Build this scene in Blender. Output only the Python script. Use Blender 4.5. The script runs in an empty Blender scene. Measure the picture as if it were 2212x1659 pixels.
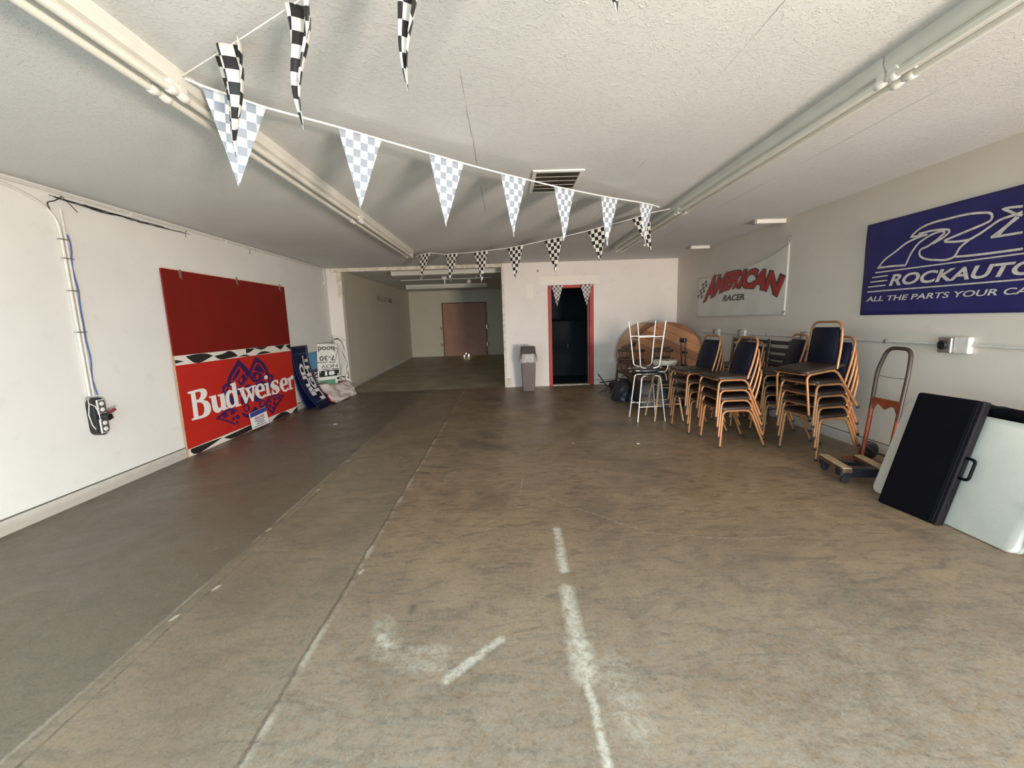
import bpy, bmesh, math, random
from mathutils import Vector, Matrix, noise
random.seed(7)
C = bpy.context.scene.collection
SC = bpy.context.scene
PI = math.pi

# ------------------------------------------------------------------ camera
cam_data = bpy.data.cameras.new('camera')
cam = bpy.data.objects.new('camera', cam_data)
C.objects.link(cam)
cam_data.sensor_width = 36.0
cam_data.lens = 906.54 / 2212 * 36.0
cam_data.clip_start = 0.05
_r = Vector((0.99936594, -0.01635045, -0.03162878))
_u = Vector((0.03369369, 0.14715341, 0.98853963))
_f = Vector((0.01150879, 0.98897853, -0.14761102))
cam.matrix_world = Matrix(((_r.x, _u.x, -_f.x, 0), (_r.y, _u.y, -_f.y, 0), (_r.z, _u.z, -_f.z, 1.38), (0, 0, 0, 1)))
SC.camera = cam

# ------------------------------------------------------------------ sky, daylight, exposure
SC.view_settings.view_transform = 'Standard'
SC.view_settings.look = 'None'
SC.view_settings.gamma = 1.0
SC.view_settings.use_curve_mapping = False
SC.view_settings.exposure = 0.30
W = bpy.data.worlds.new('sky')
SC.world = W
W.use_nodes = True
bgn = W.node_tree.nodes['Background']
bgn.inputs[0].default_value = (0.68, 0.89, 1.0, 1)
bgn.inputs[1].default_value = SKY_STRENGTH = 5.6

def lamp(name, kind, loc, target, energy, color, size=1.0, size_y=None):
    l = bpy.data.lights.new(name, kind)
    l.energy = energy
    l.color = color
    if kind == 'AREA':
        l.size = size
        if size_y:
            l.shape = 'RECTANGLE'
            l.size_y = size_y
    o = bpy.data.objects.new(name, l)
    C.objects.link(o)
    o.location = loc
    o.rotation_euler = (Vector(target) - Vector(loc)).to_track_quat('-Z', 'Y').to_euler()
    return o

# sunlit wall and ground across the drive, low and to the right of the open garage door
lamp('sunlit_forecourt_light', 'AREA', (3.15, -3.7, 0.55), (-0.6, 8.0, 1.6), 560, (1.0, 0.82, 0.71), 1.1, 0.6)
lamp('added_side_light', 'AREA', (5.3, -2.9, 0.35), (-1.6, 3.2, 2.3), 130, (1.0, 0.93, 0.84), 0.9, 0.5)  # second unseen lamp, added for sideways ceiling shadows and a brighter left wall
# the open garage door guides the sky light in
pl = lamp('door_portal', 'AREA', (0.0, -0.5, 1.15), (0.0, 5.0, 1.15), 1.0, (1, 1, 1), 7.1, 2.3)
pl.data.cycles.is_portal = True

# ------------------------------------------------------------------ helpers
def tag(o, label=None, cat=None, group=None, kind=None):
    if label: o['label'] = label
    if cat: o['category'] = cat
    if group: o['group'] = group
    if kind: o['kind'] = kind
    return o

def thing(name, label, cat, loc=(0, 0, 0), rotz=0.0, group=None):
    o = bpy.data.objects.new(name, None)
    C.objects.link(o)
    o.empty_display_size = 0.1
    o.location = loc
    o.rotation_euler = (0, 0, rotz)
    return tag(o, label, cat, group)

def dup(root, loc, rotz, label):
    r = root.copy(); C.objects.link(r)
    r.location = loc
    r.rotation_euler = (0, 0, rotz)
    r['label'] = label
    for ch in list(root.children):
        c = ch.copy(); C.objects.link(c); c.parent = r
        for g in list(ch.children):
            d = g.copy(); C.objects.link(d); d.parent = c
    return r

class MB:
    def __init__(s):
        s.v = []; s.f = []; s.m = []; s.uv = {}
    def add(s, vs, fs, mi=0):
        b = len(s.v)
        s.v += [tuple(x) for x in vs]
        s.f += [tuple(i + b for i in f) for f in fs]
        s.m += [mi] * len(fs)
        return s
    def box(s, x0, x1, y0, y1, z0, z1, mi=0):
        vs = [(x, y, z) for x in (x0, x1) for y in (y0, y1) for z in (z0, z1)]
        return s.add(vs, [(0, 1, 3, 2), (4, 6, 7, 5), (0, 4, 5, 1), (2, 3, 7, 6), (0, 2, 6, 4), (1, 5, 7, 3)], mi)
    def obox(s, o, u, v, n, mi=0):
        o, u, v, n = Vector(o), Vector(u), Vector(v), Vector(n)
        vs = [o + u * a + v * b + n * c for a in (0, 1) for b in (0, 1) for c in (0, 1)]
        return s.add(vs, [(0, 1, 3, 2), (4, 6, 7, 5), (0, 4, 5, 1), (2, 3, 7, 6), (0, 2, 6, 4), (1, 5, 7, 3)], mi)
    def tube(s, pts, r, n=8, mi=0, cap=True, radii=None):
        pts = [Vector(p) for p in pts]
        vs = []; ref = None
        for i, p in enumerate(pts):
            a = pts[max(i - 1, 0)]; b = pts[min(i + 1, len(pts) - 1)]
            t = (b - a).normalized()
            if ref is None:
                ref = Vector((0, 0, 1)) if abs(t.z) < .9 else Vector((1, 0, 0))
            x = (ref - t * ref.dot(t)).normalized(); ref = x
            y = t.cross(x)
            rr = radii[i] if radii else r
            for k in range(n):
                an = 2 * PI * k / n
                vs.append(p + (x * math.cos(an) + y * math.sin(an)) * rr)
        fs = []
        for i in range(len(pts) - 1):
            for k in range(n):
                a = i * n + k; b = i * n + (k + 1) % n
                fs.append((a, b, b + n, a + n))
        if cap:
            fs.append(tuple(range(n - 1, -1, -1)))
            fs.append(tuple(range((len(pts) - 1) * n, len(pts) * n)))
        return s.add(vs, fs, mi)
    def lathe(s, prof, c=(0, 0, 0), n=24, mi=0, axis='Z'):
        vs = []
        for (r, z) in prof:
            for k in range(n):
                a = 2 * PI * k / n
                if axis == 'Z': vs.append((c[0] + r * math.cos(a), c[1] + r * math.sin(a), c[2] + z))
                elif axis == 'X': vs.append((c[0] + z, c[1] + r * math.cos(a), c[2] + r * math.sin(a)))
                else: vs.append((c[0] + r * math.cos(a), c[1] + z, c[2] + r * math.sin(a)))
        fs = []
        for i in range(len(prof) - 1):
            for k in range(n):
                a = i * n + k; b = i * n + (k + 1) % n
                fs.append((a, b, b + n, a + n))
        fs.append(tuple(range(n - 1, -1, -1)))
        fs.append(tuple(range((len(prof) - 1) * n, len(prof) * n)))
        return s.add(vs, fs, mi)
    def sheet(s, fn, nu, nv, mi=0):
        vs = [fn(i / nu, j / nv) for j in range(nv + 1) for i in range(nu + 1)]
        fs = [(j * (nu + 1) + i, j * (nu + 1) + i + 1, (j + 1) * (nu + 1) + i + 1, (j + 1) * (nu + 1) + i) for j in range(nv) for i in range(nu)]
        return s.add(vs, fs, mi)
    def build(s, name, mats, parent=None, smooth=False, bevel=0, solid=0, uv=None, seg=2):
        me = bpy.data.meshes.new(name)
        me.from_pydata(s.v, [], s.f)
        if not isinstance(mats, (list, tuple)): mats = [mats]
        for m in mats: me.materials.append(m)
        for p, mi in zip(me.polygons, s.m):
            p.material_index = mi
            p.use_smooth = bool(smooth)
        if uv:
            l = me.uv_layers.new(name='UVMap')
            for lp in me.loops:
                l.data[lp.index].uv = uv[lp.vertex_index]
        me.update()
        bm = bmesh.new(); bm.from_mesh(me)
        if not solid: bmesh.ops.recalc_face_normals(bm, faces=bm.faces)
        bm.to_mesh(me); bm.free()
        o = bpy.data.objects.new(name, me)
        C.objects.link(o)
        if parent: o.parent = parent
        if solid:
            md = o.modifiers.new('thickness', 'SOLIDIFY'); md.thickness = solid; md.offset = 0
        if bevel:
            md = o.modifiers.new('bevel', 'BEVEL'); md.width = bevel; md.segments = seg; md.limit_method = 'ANGLE'
        if smooth:
            try: me.set_sharp_from_angle(angle=math.radians(40))
            except Exception: pass
        return o

def bend(pts, r, n=5):
    """polyline with rounded corners"""
    pts = [Vector(p) for p in pts]
    out = [pts[0]]
    for i in range(1, len(pts) - 1):
        p = pts[i]; a = (pts[i - 1] - p); b = (pts[i + 1] - p)
        d = min(r, a.length * .49, b.length * .49)
        A = p + a.normalized() * d; B = p + b.normalized() * d
        for k in range(n + 1):
            t = k / n
            out.append(A * (1 - t) ** 2 + p * 2 * t * (1 - t) + B * t * t)
    out.append(pts[-1])
    return out

def soften(poly, it=2, lim=55):
    for _ in range(it):
        out = []
        n = len(poly)
        for i in range(n):
            a, p, b = poly[i - 1], poly[i], poly[(i + 1) % n]
            v1 = Vector((p[0] - a[0], p[1] - a[1])); v2 = Vector((b[0] - p[0], b[1] - p[1]))
            if v1.length < 1e-6 or v2.length < 1e-6: continue
            if abs(math.degrees(v1.angle_signed(v2))) < lim:
                out.append((p[0] * .75 + a[0] * .25, p[1] * .75 + a[1] * .25))
                out.append((p[0] * .75 + b[0] * .25, p[1] * .75 + b[1] * .25))
            else:
                out.append((p[0], p[1]))
        poly = out
    return poly

def fill2d(polys, name='shape', th=0.0006):
    """even-odd filled flat mesh from closed outlines"""
    cu = bpy.data.curves.new(name, 'CURVE'); cu.dimensions = '2D'; cu.fill_mode = 'BOTH'; cu.extrude = th
    for p in polys:
        s = cu.splines.new('POLY'); s.points.add(len(p) - 1)
        for i, q in enumerate(p): s.points[i].co = (q[0], q[1], 0, 1)
        s.use_cyclic_u = True
    o = bpy.data.objects.new(name, cu); C.objects.link(o)
    dg = bpy.context.evaluated_depsgraph_get(); dg.update()
    me = bpy.data.meshes.new_from_object(o.evaluated_get(dg))
    bpy.data.objects.remove(o); bpy.data.curves.remove(cu)
    return me

def textmesh(body, bold=0.0, shear=0.0, spacing=1.0, th=0.0, res=6):
    cu = bpy.data.curves.new('text', 'FONT'); cu.body = body; cu.offset = bold; cu.shear = shear
    cu.space_character = spacing; cu.extrude = th; cu.resolution_u = res
    o = bpy.data.objects.new('text', cu); C.objects.link(o)
    dg = bpy.context.evaluated_depsgraph_get(); dg.update()
    me = bpy.data.meshes.new_from_object(o.evaluated_get(dg))
    bpy.data.objects.remove(o); bpy.data.curves.remove(cu)
    return me

def remap(me, fn, norm=True):
    xs = [v.co.x for v in me.vertices]; ys = [v.co.y for v in me.vertices]
    x0, x1, y0, y1 = min(xs), max(xs), min(ys), max(ys)
    for v in me.vertices:
        if norm: v.co = fn((v.co.x - x0) / (x1 - x0), (v.co.y - y0) / (y1 - y0), v.co.z)
        else: v.co = fn(v.co.x, v.co.y, v.co.z)
    me.update()
    return me

def meshobj(name, me, m, parent=None):
    me.materials.clear(); me.materials.append(m)
    for p in me.polygons: p.material_index = 0
    o = bpy.data.objects.new(name, me); C.objects.link(o)
    if parent: o.parent = parent
    return o

def ribbons(lines, w):
    mb = MB()
    for L in lines:
        n = len(L)
        pts = [Vector((p[0], p[1])) for p in L]
        fine = []
        for i in range(n - 1):                      # Catmull-Rom
            p0, p1, p2, p3 = pts[max(i - 1, 0)], pts[i], pts[i + 1], pts[min(i + 2, n - 1)]
            k = 4 if n > 2 else 1
            sharp1 = i > 0 and (p1 - p0).angle(p2 - p1) > 1.0
            sharp2 = i < n - 2 and (p2 - p1).angle(p3 - p2) > 1.0
            for j in range(k):
                t = j / k
                if sharp1 and sharp2: q = p1.lerp(p2, t)
                else:
                    m1 = (p2 - p0) * .5 if not sharp1 else (p2 - p1)
                    m2 = (p3 - p1) * .5 if not sharp2 else (p2 - p1)
                    q = p1 * (2 * t ** 3 - 3 * t * t + 1) + m1 * (t ** 3 - 2 * t * t + t) + p2 * (-2 * t ** 3 + 3 * t * t) + m2 * (t ** 3 - t * t)
                fine.append(q)
        fine.append(pts[-1])
        vs = []
        for i, p in enumerate(fine):
            d = fine[min(i + 1, len(fine) - 1)] - fine[max(i - 1, 0)]
            if d.length < 1e-6: d = Vector((1, 0))
            d.normalize(); nn = Vector((-d.y, d.x)) * w * .5
            vs += [(p.x + nn.x, p.y + nn.y, 0), (p.x - nn.x, p.y - nn.y, 0)]
        mb.add(vs, [(2 * i, 2 * i + 1, 2 * i + 3, 2 * i + 2) for i in range(len(fine) - 1)])
    return mb

# ------------------------------------------------------------------ materials
class NT:
    def __init__(s, name):
        s.m = bpy.data.materials.new(name); s.m.use_nodes = True
        s.t = s.m.node_tree; s.b = s.t.nodes['Principled BSDF']
    def n(s, typ, **k):
        nd = s.t.nodes.new(typ)
        for a, b in k.items(): setattr(nd, a, b)
        return nd
    def put(s, inp, val):
        if isinstance(val, bpy.types.NodeSocket): s.t.links.new(val, inp)
        else: inp.default_value = val
    def math(s, op, a, b=0.0, c=0.0, clamp=False):
        nd = s.n('ShaderNodeMath', operation=op); nd.use_clamp = clamp
        s.put(nd.inputs[0], a); s.put(nd.inputs[1], b)
        if op in ('MULTIPLY_ADD', 'SMOOTH_MIN'): s.put(nd.inputs[2], c)
        return nd.outputs[0]
    def vmath(s, op, a, b=(0, 0, 0), scale=1.0):
        nd = s.n('ShaderNodeVectorMath', operation=op)
        s.put(nd.inputs[0], a); s.put(nd.inputs[1], b)
        if op == 'SCALE': s.put(nd.inputs[3], scale)
        return nd
    def mix(s, f, a, b, mode='MIX'):
        nd = s.n('ShaderNodeMix', data_type='RGBA', blend_type=mode)
        s.put(nd.inputs[0], f); s.put(nd.inputs[6], a); s.put(nd.inputs[7], b)
        return nd.outputs[2]
    def pos(s):
        return s.n('ShaderNodeNewGeometry').outputs['Position']
    def objco(s):
        return s.n('ShaderNodeTexCoord').outputs['Object']
    def noise(s, vec, scale, detail=4, rough=.55, dist=0.0):
        nd = s.n('ShaderNodeTexNoise')
        s.put(nd.inputs['Vector'], vec); nd.inputs['Scale'].default_value = scale
        nd.inputs['Detail'].default_value = detail; nd.inputs['Roughness'].default_value = rough
        nd.inputs['Distortion'].default_value = dist
        return nd.outputs[0]
    def ramp(s, val, lo, hi, a=0.0, b=1.0):
        nd = s.n('ShaderNodeMapRange'); nd.clamp = True
        s.put(nd.inputs[0], val); nd.inputs[1].default_value = lo; nd.inputs[2].default_value = hi
        nd.inputs[3].default_value = a; nd.inputs[4].default_value = b
        return nd.outputs[0]
    def bump(s, h, strength=.3, dist=.01):
        nd = s.n('ShaderNodeBump'); nd.inputs['Strength'].default_value = strength; nd.inputs['Distance'].default_value = dist
        s.put(nd.inputs['Height'], h)
        s.t.links.new(nd.outputs[0], s.b.inputs['Normal'])
    def seg(s, P, a, b, w, soft=.5):
        """mask of a scuff along a line on the floor, a and b in metres"""
        ax, ay = a; bx, by = b; L2 = (bx - ax) ** 2 + (by - ay) ** 2
        d = s.vmath('SUBTRACT', P, (ax, ay, 0)).outputs[0]
        t = s.math('DIVIDE', s.vmath('DOT_PRODUCT', d, (bx - ax, by - ay, 0)).outputs[1], L2, clamp=True)
        pr = s.vmath('SCALE', (bx - ax, by - ay, 0), scale=t).outputs[0]
        ln = s.vmath('LENGTH', s.vmath('SUBTRACT', d, pr).outputs[0]).outputs[1]
        return s.ramp(ln, w * soft, w, 1.0, 0.0)

def mat(name, col, rough=.5, metal=0.0, var=0.0, vs=8.0, bump=0.0, bs=60.0, spec=None, coat=0.0):
    m = NT(name); b = m.b
    b.inputs['Roughness'].default_value = rough; b.inputs['Metallic'].default_value = metal
    if spec is not None: b.inputs['Specular IOR Level'].default_value = spec
    if coat: b.inputs['Coat Weight'].default_value = coat
    c = (*col, 1)
    P = m.objco()
    if var:
        nz = m.noise(P, vs, 5)
        dk = tuple(x * (1 - var) for x in col) + (1,); lt = tuple(min(1, x * (1 + var)) for x in col) + (1,)
        m.put(b.inputs['Base Color'], m.mix(m.ramp(nz, .3, .7), dk, lt))
    else: b.inputs['Base Color'].default_value = c
    if bump: m.bump(m.noise(P, bs, 3), bump, .004)
    return m.m

def wall_mat(name, col, dirt=(.45, .38, .3), low=0.0, patch=None):
    m = NT(name); P = m.pos()
    n1 = m.noise(P, 1.3, 4); n2 = m.noise(P, 7, 6, .6); n3 = m.noise(P, 60, 3)
    a = tuple(x * .93 for x in col) + (1,)
    base = m.mix(m.ramp(n1, .35, .7), a, (*col, 1))
    base = m.mix(m.ramp(n2, .60, .78, 0, .22), base, (*dirt, 1))
    if low:
        z = m.n('ShaderNodeSeparateXYZ'); m.put(z.inputs[0], P)
        zz = m.math('ADD', z.outputs[2], m.math('MULTIPLY', n2, -.10))
        base = m.mix(m.ramp(zz, 0.0, low, .55, 0), base, (*dirt, 1))
    if patch:                                   # a square of fresher paint, and a sun patch painted above the doorway
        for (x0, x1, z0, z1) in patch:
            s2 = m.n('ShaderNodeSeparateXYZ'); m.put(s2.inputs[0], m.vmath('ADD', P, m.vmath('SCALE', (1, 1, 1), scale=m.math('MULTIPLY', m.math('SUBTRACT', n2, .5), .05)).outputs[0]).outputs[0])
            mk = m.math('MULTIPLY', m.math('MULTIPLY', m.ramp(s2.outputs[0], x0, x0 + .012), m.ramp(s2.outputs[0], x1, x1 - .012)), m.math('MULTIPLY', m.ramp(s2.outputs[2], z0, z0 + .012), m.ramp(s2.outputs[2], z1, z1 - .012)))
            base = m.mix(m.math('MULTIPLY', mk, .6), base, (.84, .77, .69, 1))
    m.put(m.b.inputs['Base Color'], base)
    m.b.inputs['Roughness'].default_value = .75
    m.b.inputs['Specular IOR Level'].default_value = .25
    m.bump(m.math('ADD', m.math('MULTIPLY', n3, .6), n2), .18, .004)
    return m.m

M = {}
M['wall_left'] = wall_mat('white painted plaster', (.74, .73, .69))
M['wall_back'] = wall_mat('white painted plaster back', (.77, .71, .655), patch=[(.46, .60, 1.83, 2.13), (.72, 1.98, 2.09, 2.27)])  # first patch is fresher paint, second paints reflected sun above the doorway
M['wall_right'] = wall_mat('off white block wall', (.66, .60, .52))
M['wall_far'] = wall_mat('aged cream paint', (.62, .58, .47))
M['curb'] = wall_mat('dirty white curb', (.66, .65, .60), (.30, .25, .19), .11)
M['raw_wood'] = mat('weathered whitewashed wood', (.62, .56, .45), .8, var=.25, vs=14, bump=.3)
M['groove'] = mat('dark gap', (.12, .10, .08), .9)

def ceiling_material():
    m = NT('textured ceiling paint'); P = m.pos()
    n1 = m.noise(P, .8, 3); n2 = m.noise(P, 38, 5, .65, 1.2); n3 = m.noise(P, 120, 3)
    col = m.mix(m.ramp(n1, .35, .7), (.61, .61, .59, 1), (.67, .67, .65, 1))
    sp = m.n('ShaderNodeSeparateXYZ'); m.put(sp.inputs[0], P)
    wob = m.math('MULTIPLY', m.math('SUBTRACT', m.noise(P, 3, 2), .5), .02)
    x = m.math('ADD', sp.outputs[0], wob)
    gap = None
    brk = m.ramp(m.noise(P, 1.5, 2), .46, .56, 0, .8)
    for xs in (-.17, 1.10, 2.40):
        d = m.ramp(m.math('ABSOLUTE', m.math('SUBTRACT', x, xs)), .001, .0035, 1, 0)
        gap = d if gap is None else m.math('MAXIMUM', gap, d)
    gap = m.math('MULTIPLY', gap, brk)
    col = m.mix(gap, col, (.14, .12, .10, 1))
    m.put(m.b.inputs['Base Color'], col)
    m.b.inputs['Roughness'].default_value = .85
    m.b.inputs['Specular IOR Level'].default_value = .2
    h = m.math('ADD', m.math('MULTIPLY', m.ramp(n2, .50, .72), 1.0), m.math('MULTIPLY', n3, .25))
    m.bump(h, .42, .006)
    return m.m
M['ceiling'] = ceiling_material()

def floor_material():
    m = NT('worn concrete'); P0 = m.pos()
    w1 = m.n('ShaderNodeTexNoise'); m.put(w1.inputs['Vector'], P0); w1.inputs['Scale'].default_value = 5.0; w1.inputs['Detail'].default_value = 6
    w2 = m.n('ShaderNodeTexNoise'); m.put(w2.inputs['Vector'], P0); w2.inputs['Scale'].default_value = 34.0; w2.inputs['Detail'].default_value = 5
    off = m.vmath('ADD', m.vmath('SCALE', m.vmath('SUBTRACT', w1.outputs[1], (.5, .5, .5)).outputs[0], scale=.06).outputs[0], m.vmath('SCALE', m.vmath('SUBTRACT', w2.outputs[1], (.5, .5, .5)).outputs[0], scale=.035).outputs[0]).outputs[0]
    P = m.vmath('ADD', P0, m.vmath('SCALE', off, scale=.5).outputs[0]).outputs[0]
    PC = m.vmath('MULTIPLY', m.vmath('ADD', P0, m.vmath('SCALE', off, scale=1.3).outputs[0]).outputs[0], (1, 1, 0)).outputs[0]
    P = m.vmath('MULTIPLY', P, (1, 1, 0)).outputs[0]
    sp = m.n('ShaderNodeSeparateXYZ'); m.put(sp.inputs[0], P)
    X, Y = sp.outputs[0], sp.outputs[1]
    big = m.noise(P0, .75, 5, .65, .5); mid = m.noise(P0, 2.6, 8, .7, .8); fine = m.noise(P0, 30, 9, .78, .6); grit = m.noise(P0, 110, 4, .7)
    st = m.vmath('MULTIPLY', P0, (1.0, 3.2, 1)).outputs[0]
    streak = m.noise(st, 4.5, 7, .7, 1.4)
    col = m.mix(m.ramp(big, .36, .64), (.140, .090, .050, 1), (.285, .188, .108, 1))
    col = m.mix(m.ramp(mid, .38, .68, 0, .75), col, (.325, .230, .142, 1))
    col = m.mix(m.ramp(streak, .48, .66, 0, .7), col, (.085, .062, .042, 1))
    # smooth slabs left of the saw cut are greyer
    left = m.ramp(X, -.93, -.90, 1, 0)
    col = m.mix(m.math('MULTIPLY', left, .40), col, (.165, .140, .095, 1))
    farl = m.ramp(X, -1.72, -1.66, 1, 0)
    col = m.mix(m.math('MULTIPLY', farl, .60), col, (.080, .064, .044, 1))
    # dust worn in near the door, patchy
    near = m.ramp(m.math('ADD', Y, m.math('MULTIPLY', m.math('SUBTRACT', mid, .5), 3.4)), 2.9, .7)
    dust = m.math('MULTIPLY', near, m.ramp(fine, .40, .60, .22, .85))
    dust = m.math('MULTIPLY', dust, m.ramp(mid, .36, .56, .55, 1))
    dust = m.math('MULTIPLY', dust, m.ramp(X, -1.2, -.8, .30, 1))
    col = m.mix(dust, col, (.275, .270, .228, 1))
    scr = m.noise(m.vmath('MULTIPLY', m.vmath('ADD', P0, off).outputs[0], (30, 16, 1)).outputs[0], 1.9, 8, .8, 1.6)
    sm = m.math('MULTIPLY', m.ramp(scr, .60, .66), m.math('MULTIPLY', m.ramp(Y, 3.6, 1.0), m.ramp(X, -1.0, -.6)))
    col = m.mix(m.math('MULTIPLY', sm, .52), col, (.55, .53, .45, 1))
    dk = m.math('MULTIPLY', m.ramp(scr, .40, .33), m.ramp(Y, 3.0, 1.2))
    col = m.mix(m.math('MULTIPLY', dk, .30), col, (.12, .11, .09, 1))
    # white scrapes, patches and dark stains, each with its own shape
    light = None
    for a, b, w in [((.30, 2.62), (.28, 2.15), .038), ((.27, 1.99), (.27, 1.50), .05), ((.27, 1.62), (.265, 1.46), .068), ((.265, 1.50), (.275, 1.0), .022),
                    ((-.07, 1.66), (-.28, 1.46), .028), 
                    ((-.60, 1.70), (-.57, 1.66), .03)]:
        sgm = m.seg(P, a, b, w, .25)
        light = sgm if light is None else m.math('MAXIMUM', light, sgm)
    col = m.mix(m.math('MULTIPLY', light, m.ramp(fine, .36, .56, .15, .85)), col, (.58, .555, .47, 1))
    pt = None
    for a, b, w in [((-.46, 1.60), (-.31, 1.60), .055), ((-.46, 1.53), (-.31, 1.53), .055), ((-.62, 1.80), (-.56, 1.62), .075), ((.38, 1.50), (.40, 1.25), .09)]:
        sgm = m.seg(PC, a, b, w, .35)
        pt = sgm if pt is None else m.math('MAXIMUM', pt, sgm)
    col = m.mix(m.math('MULTIPLY', pt, m.ramp(fine, .40, .6, .05, .55)), col, (.43, .405, .33, 1))
    thin = None
    for a, b in [((-.89, 3.64), (-.30, 3.55)), ((-.30, 3.55), (.11, 3.56)), ((.11, 3.56), (.08, 3.2)), ((.88, 2.53), (1.41, 2.41)), ((1.41, 2.41), (1.95, 2.42)), ((.30, 3.1), (.88, 2.53)),
                 ((-3.3, 3.6), (-2.5, 3.75))]:
        sgm = m.seg(PC, a, b, .008, .3)
        thin = sgm if thin is None else m.math('MAXIMUM', thin, sgm)
    col = m.mix(m.math('MULTIPLY', thin, m.ramp(fine, .40, .6, .05, .6)), col, (.42, .36, .28, 1))
    dark = None
    for a, b, w in [((-.45, 4.75), (-.12, 4.5), .22), ((-.34, 5.15), (-.25, 5.0), .2), ((-.75, 3.95), (-.62, 3.92), .05), ((-.86, 3.8), (-.80, 3.78), .05), ((-.50, 1.86), (-.50, 1.90), .03), ((1.2, 5.4), (1.5, 5.3), .25)]:
        sgm = m.seg(P, a, b, w, .1)
        dark = sgm if dark is None else m.math('MAXIMUM', dark, sgm)
    col = m.mix(m.math('MULTIPLY', dark, .6), col, (.055, .045, .036, 1))
    # saw cut and the old trench edge
    jx = m.math('ABSOLUTE', m.math('SUBTRACT', X, -.905))
    j1 = m.ramp(jx, .004, .012, 1, 0)
    j1l = m.math('MULTIPLY', m.ramp(m.math('ABSOLUTE', m.math('SUBTRACT', X, -.885)), .004, .026, 1, 0), m.ramp(m.noise(P0, 5, 6, .7), .44, .58, .0, .8))
    yy = m.ramp(Y, 8.7, 8.8, 1, 0)
    col = m.mix(m.math('MULTIPLY', j1l, yy), col, (.40, .36, .29, 1))
    col = m.mix(m.math('MULTIPLY', m.math('MULTIPLY', j1, yy), .60), col, (.085, .065, .045, 1))
    for xs, wd in ((-1.70, .012), (-1.63, .008)):
        jj = m.ramp(m.math('ABSOLUTE', m.math('SUBTRACT', X, xs)), wd * .3, wd, 1, 0)
        jj = m.math('MULTIPLY', m.math('MULTIPLY', jj, yy), m.ramp(w1.outputs[0], .40, .60, .05, .75))
        col = m.mix(jj, col, (.30, .26, .20, 1) if xs == -1.70 else (.075, .06, .045, 1))
    chips = None
    for a in [(-1.68, 4.2), (-1.66, 3.45), (-1.70, 2.75), (-1.67, 1.87), (-1.62, 2.1), (-.87, 2.2), (-1.64, 5.6)]:
        sgm = m.seg(P, a, (a[0] + .01, a[1] + .03), .012, .2)
        chips = sgm if chips is None else m.math('MAXIMUM', chips, sgm)
    col = m.mix(m.math('MULTIPLY', chips, .85), col, (.60, .54, .44, 1))
    sl = m.math('MULTIPLY', m.ramp(m.math('ABSOLUTE', m.math('SUBTRACT', Y, 8.78)), .01, .05, 1, 0), .5)
    col = m.mix(sl, col, (.30, .26, .20, 1))
    col = m.mix(m.ramp(grit, .45, .75, 0, .22), col, (.36, .32, .26, 1))
    fl = m.ramp(m.noise(P0, 55, 5, .8, .5), .36, .50, .30, 0)
    col = m.mix(fl, col, (.05, .042, .034, 1))
    lt = m.ramp(m.noise(m.vmath('MULTIPLY', P0, (1, .8, 1)).outputs[0], 24, 7, .82, 1.0), .60, .68, 0, .28)
    col = m.mix(lt, col, (.50, .44, .34, 1))
    m.put(m.b.inputs['Base Color'], col)
    rg = m.ramp(mid, .35, .65, .30, .55)
    rg = m.math('ADD', rg, m.math('MULTIPLY', dust, .35), clamp=True)
    m.put(m.b.inputs['Roughness'], rg)
    m.b.inputs['Specular IOR Level'].default_value = .45
    h = m.math('ADD', m.math('MULTIPLY', fine, .6), m.math('MULTIPLY', grit, .3))
    h = m.math('SUBTRACT', h, m.math('MULTIPLY', j1, 1.2))
    h = m.math('ADD', h, m.math('MULTIPLY', m.ramp(X, -.915, -.895), .8))
    m.bump(h, .35, .006)
    return m.m
M['floor'] = floor_material()

# ------------------------------------------------------------------ room shell
XL, XR, YB, ZC = -3.59, 3.58, 8.80, 2.55
def struct(name, mb, m, **k):
    o = mb.build(name, m, **k); o['kind'] = 'structure'; return o
struct('floor', MB().box(-3.75, 3.75, -.55, 8.80, -.12, 0), M['floor'])
fm = MB().add([(-3.6, 8.80, 0), (.62, 8.80, 0), (.62, 15.6, .19), (-3.6, 15.6, .19), (-3.6, 8.80, -.12), (.62, 8.80, -.12), (.62, 15.6, -.12), (-3.6, 15.6, -.12)],
              [(0, 1, 2, 3), (4, 7, 6, 5), (0, 4, 5, 1), (1, 5, 6, 2), (2, 6, 7, 3), (3, 7, 4, 0)])
struct('floor', fm, mat('dull far room concrete', (.36, .305, .20), .5, var=.25, vs=2.0))
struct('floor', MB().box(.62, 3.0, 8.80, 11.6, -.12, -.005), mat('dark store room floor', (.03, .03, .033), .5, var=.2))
struct('ground', MB().box(-30, 30, -30, -.55, -.15, -.02), mat('sunlit forecourt concrete', (.42, .40, .36), .9, var=.15, vs=1.5))
struct('ceiling', MB().box(-3.75, 3.75, -.7, 15.7, ZC, ZC + .2), M['ceiling'])
struct('wall_left', MB().box(-3.75, XL, -.7, 8.95, -.1, ZC), M['wall_left'])
struct('wall_right', MB().box(XR, 3.75, -.7, 8.95, -.1, ZC), M['wall_right'])
# wall over the open garage door, behind the camera
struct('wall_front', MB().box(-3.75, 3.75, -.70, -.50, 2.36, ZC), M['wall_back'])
# back wall with the wide opening on the left and the doorway
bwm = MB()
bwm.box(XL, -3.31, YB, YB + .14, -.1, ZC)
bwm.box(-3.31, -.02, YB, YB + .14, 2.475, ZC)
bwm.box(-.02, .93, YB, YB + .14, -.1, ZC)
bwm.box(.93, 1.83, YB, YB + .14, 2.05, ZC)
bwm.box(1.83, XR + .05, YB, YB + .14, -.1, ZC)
struct('wall_back', bwm, M['wall_back'])
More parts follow.
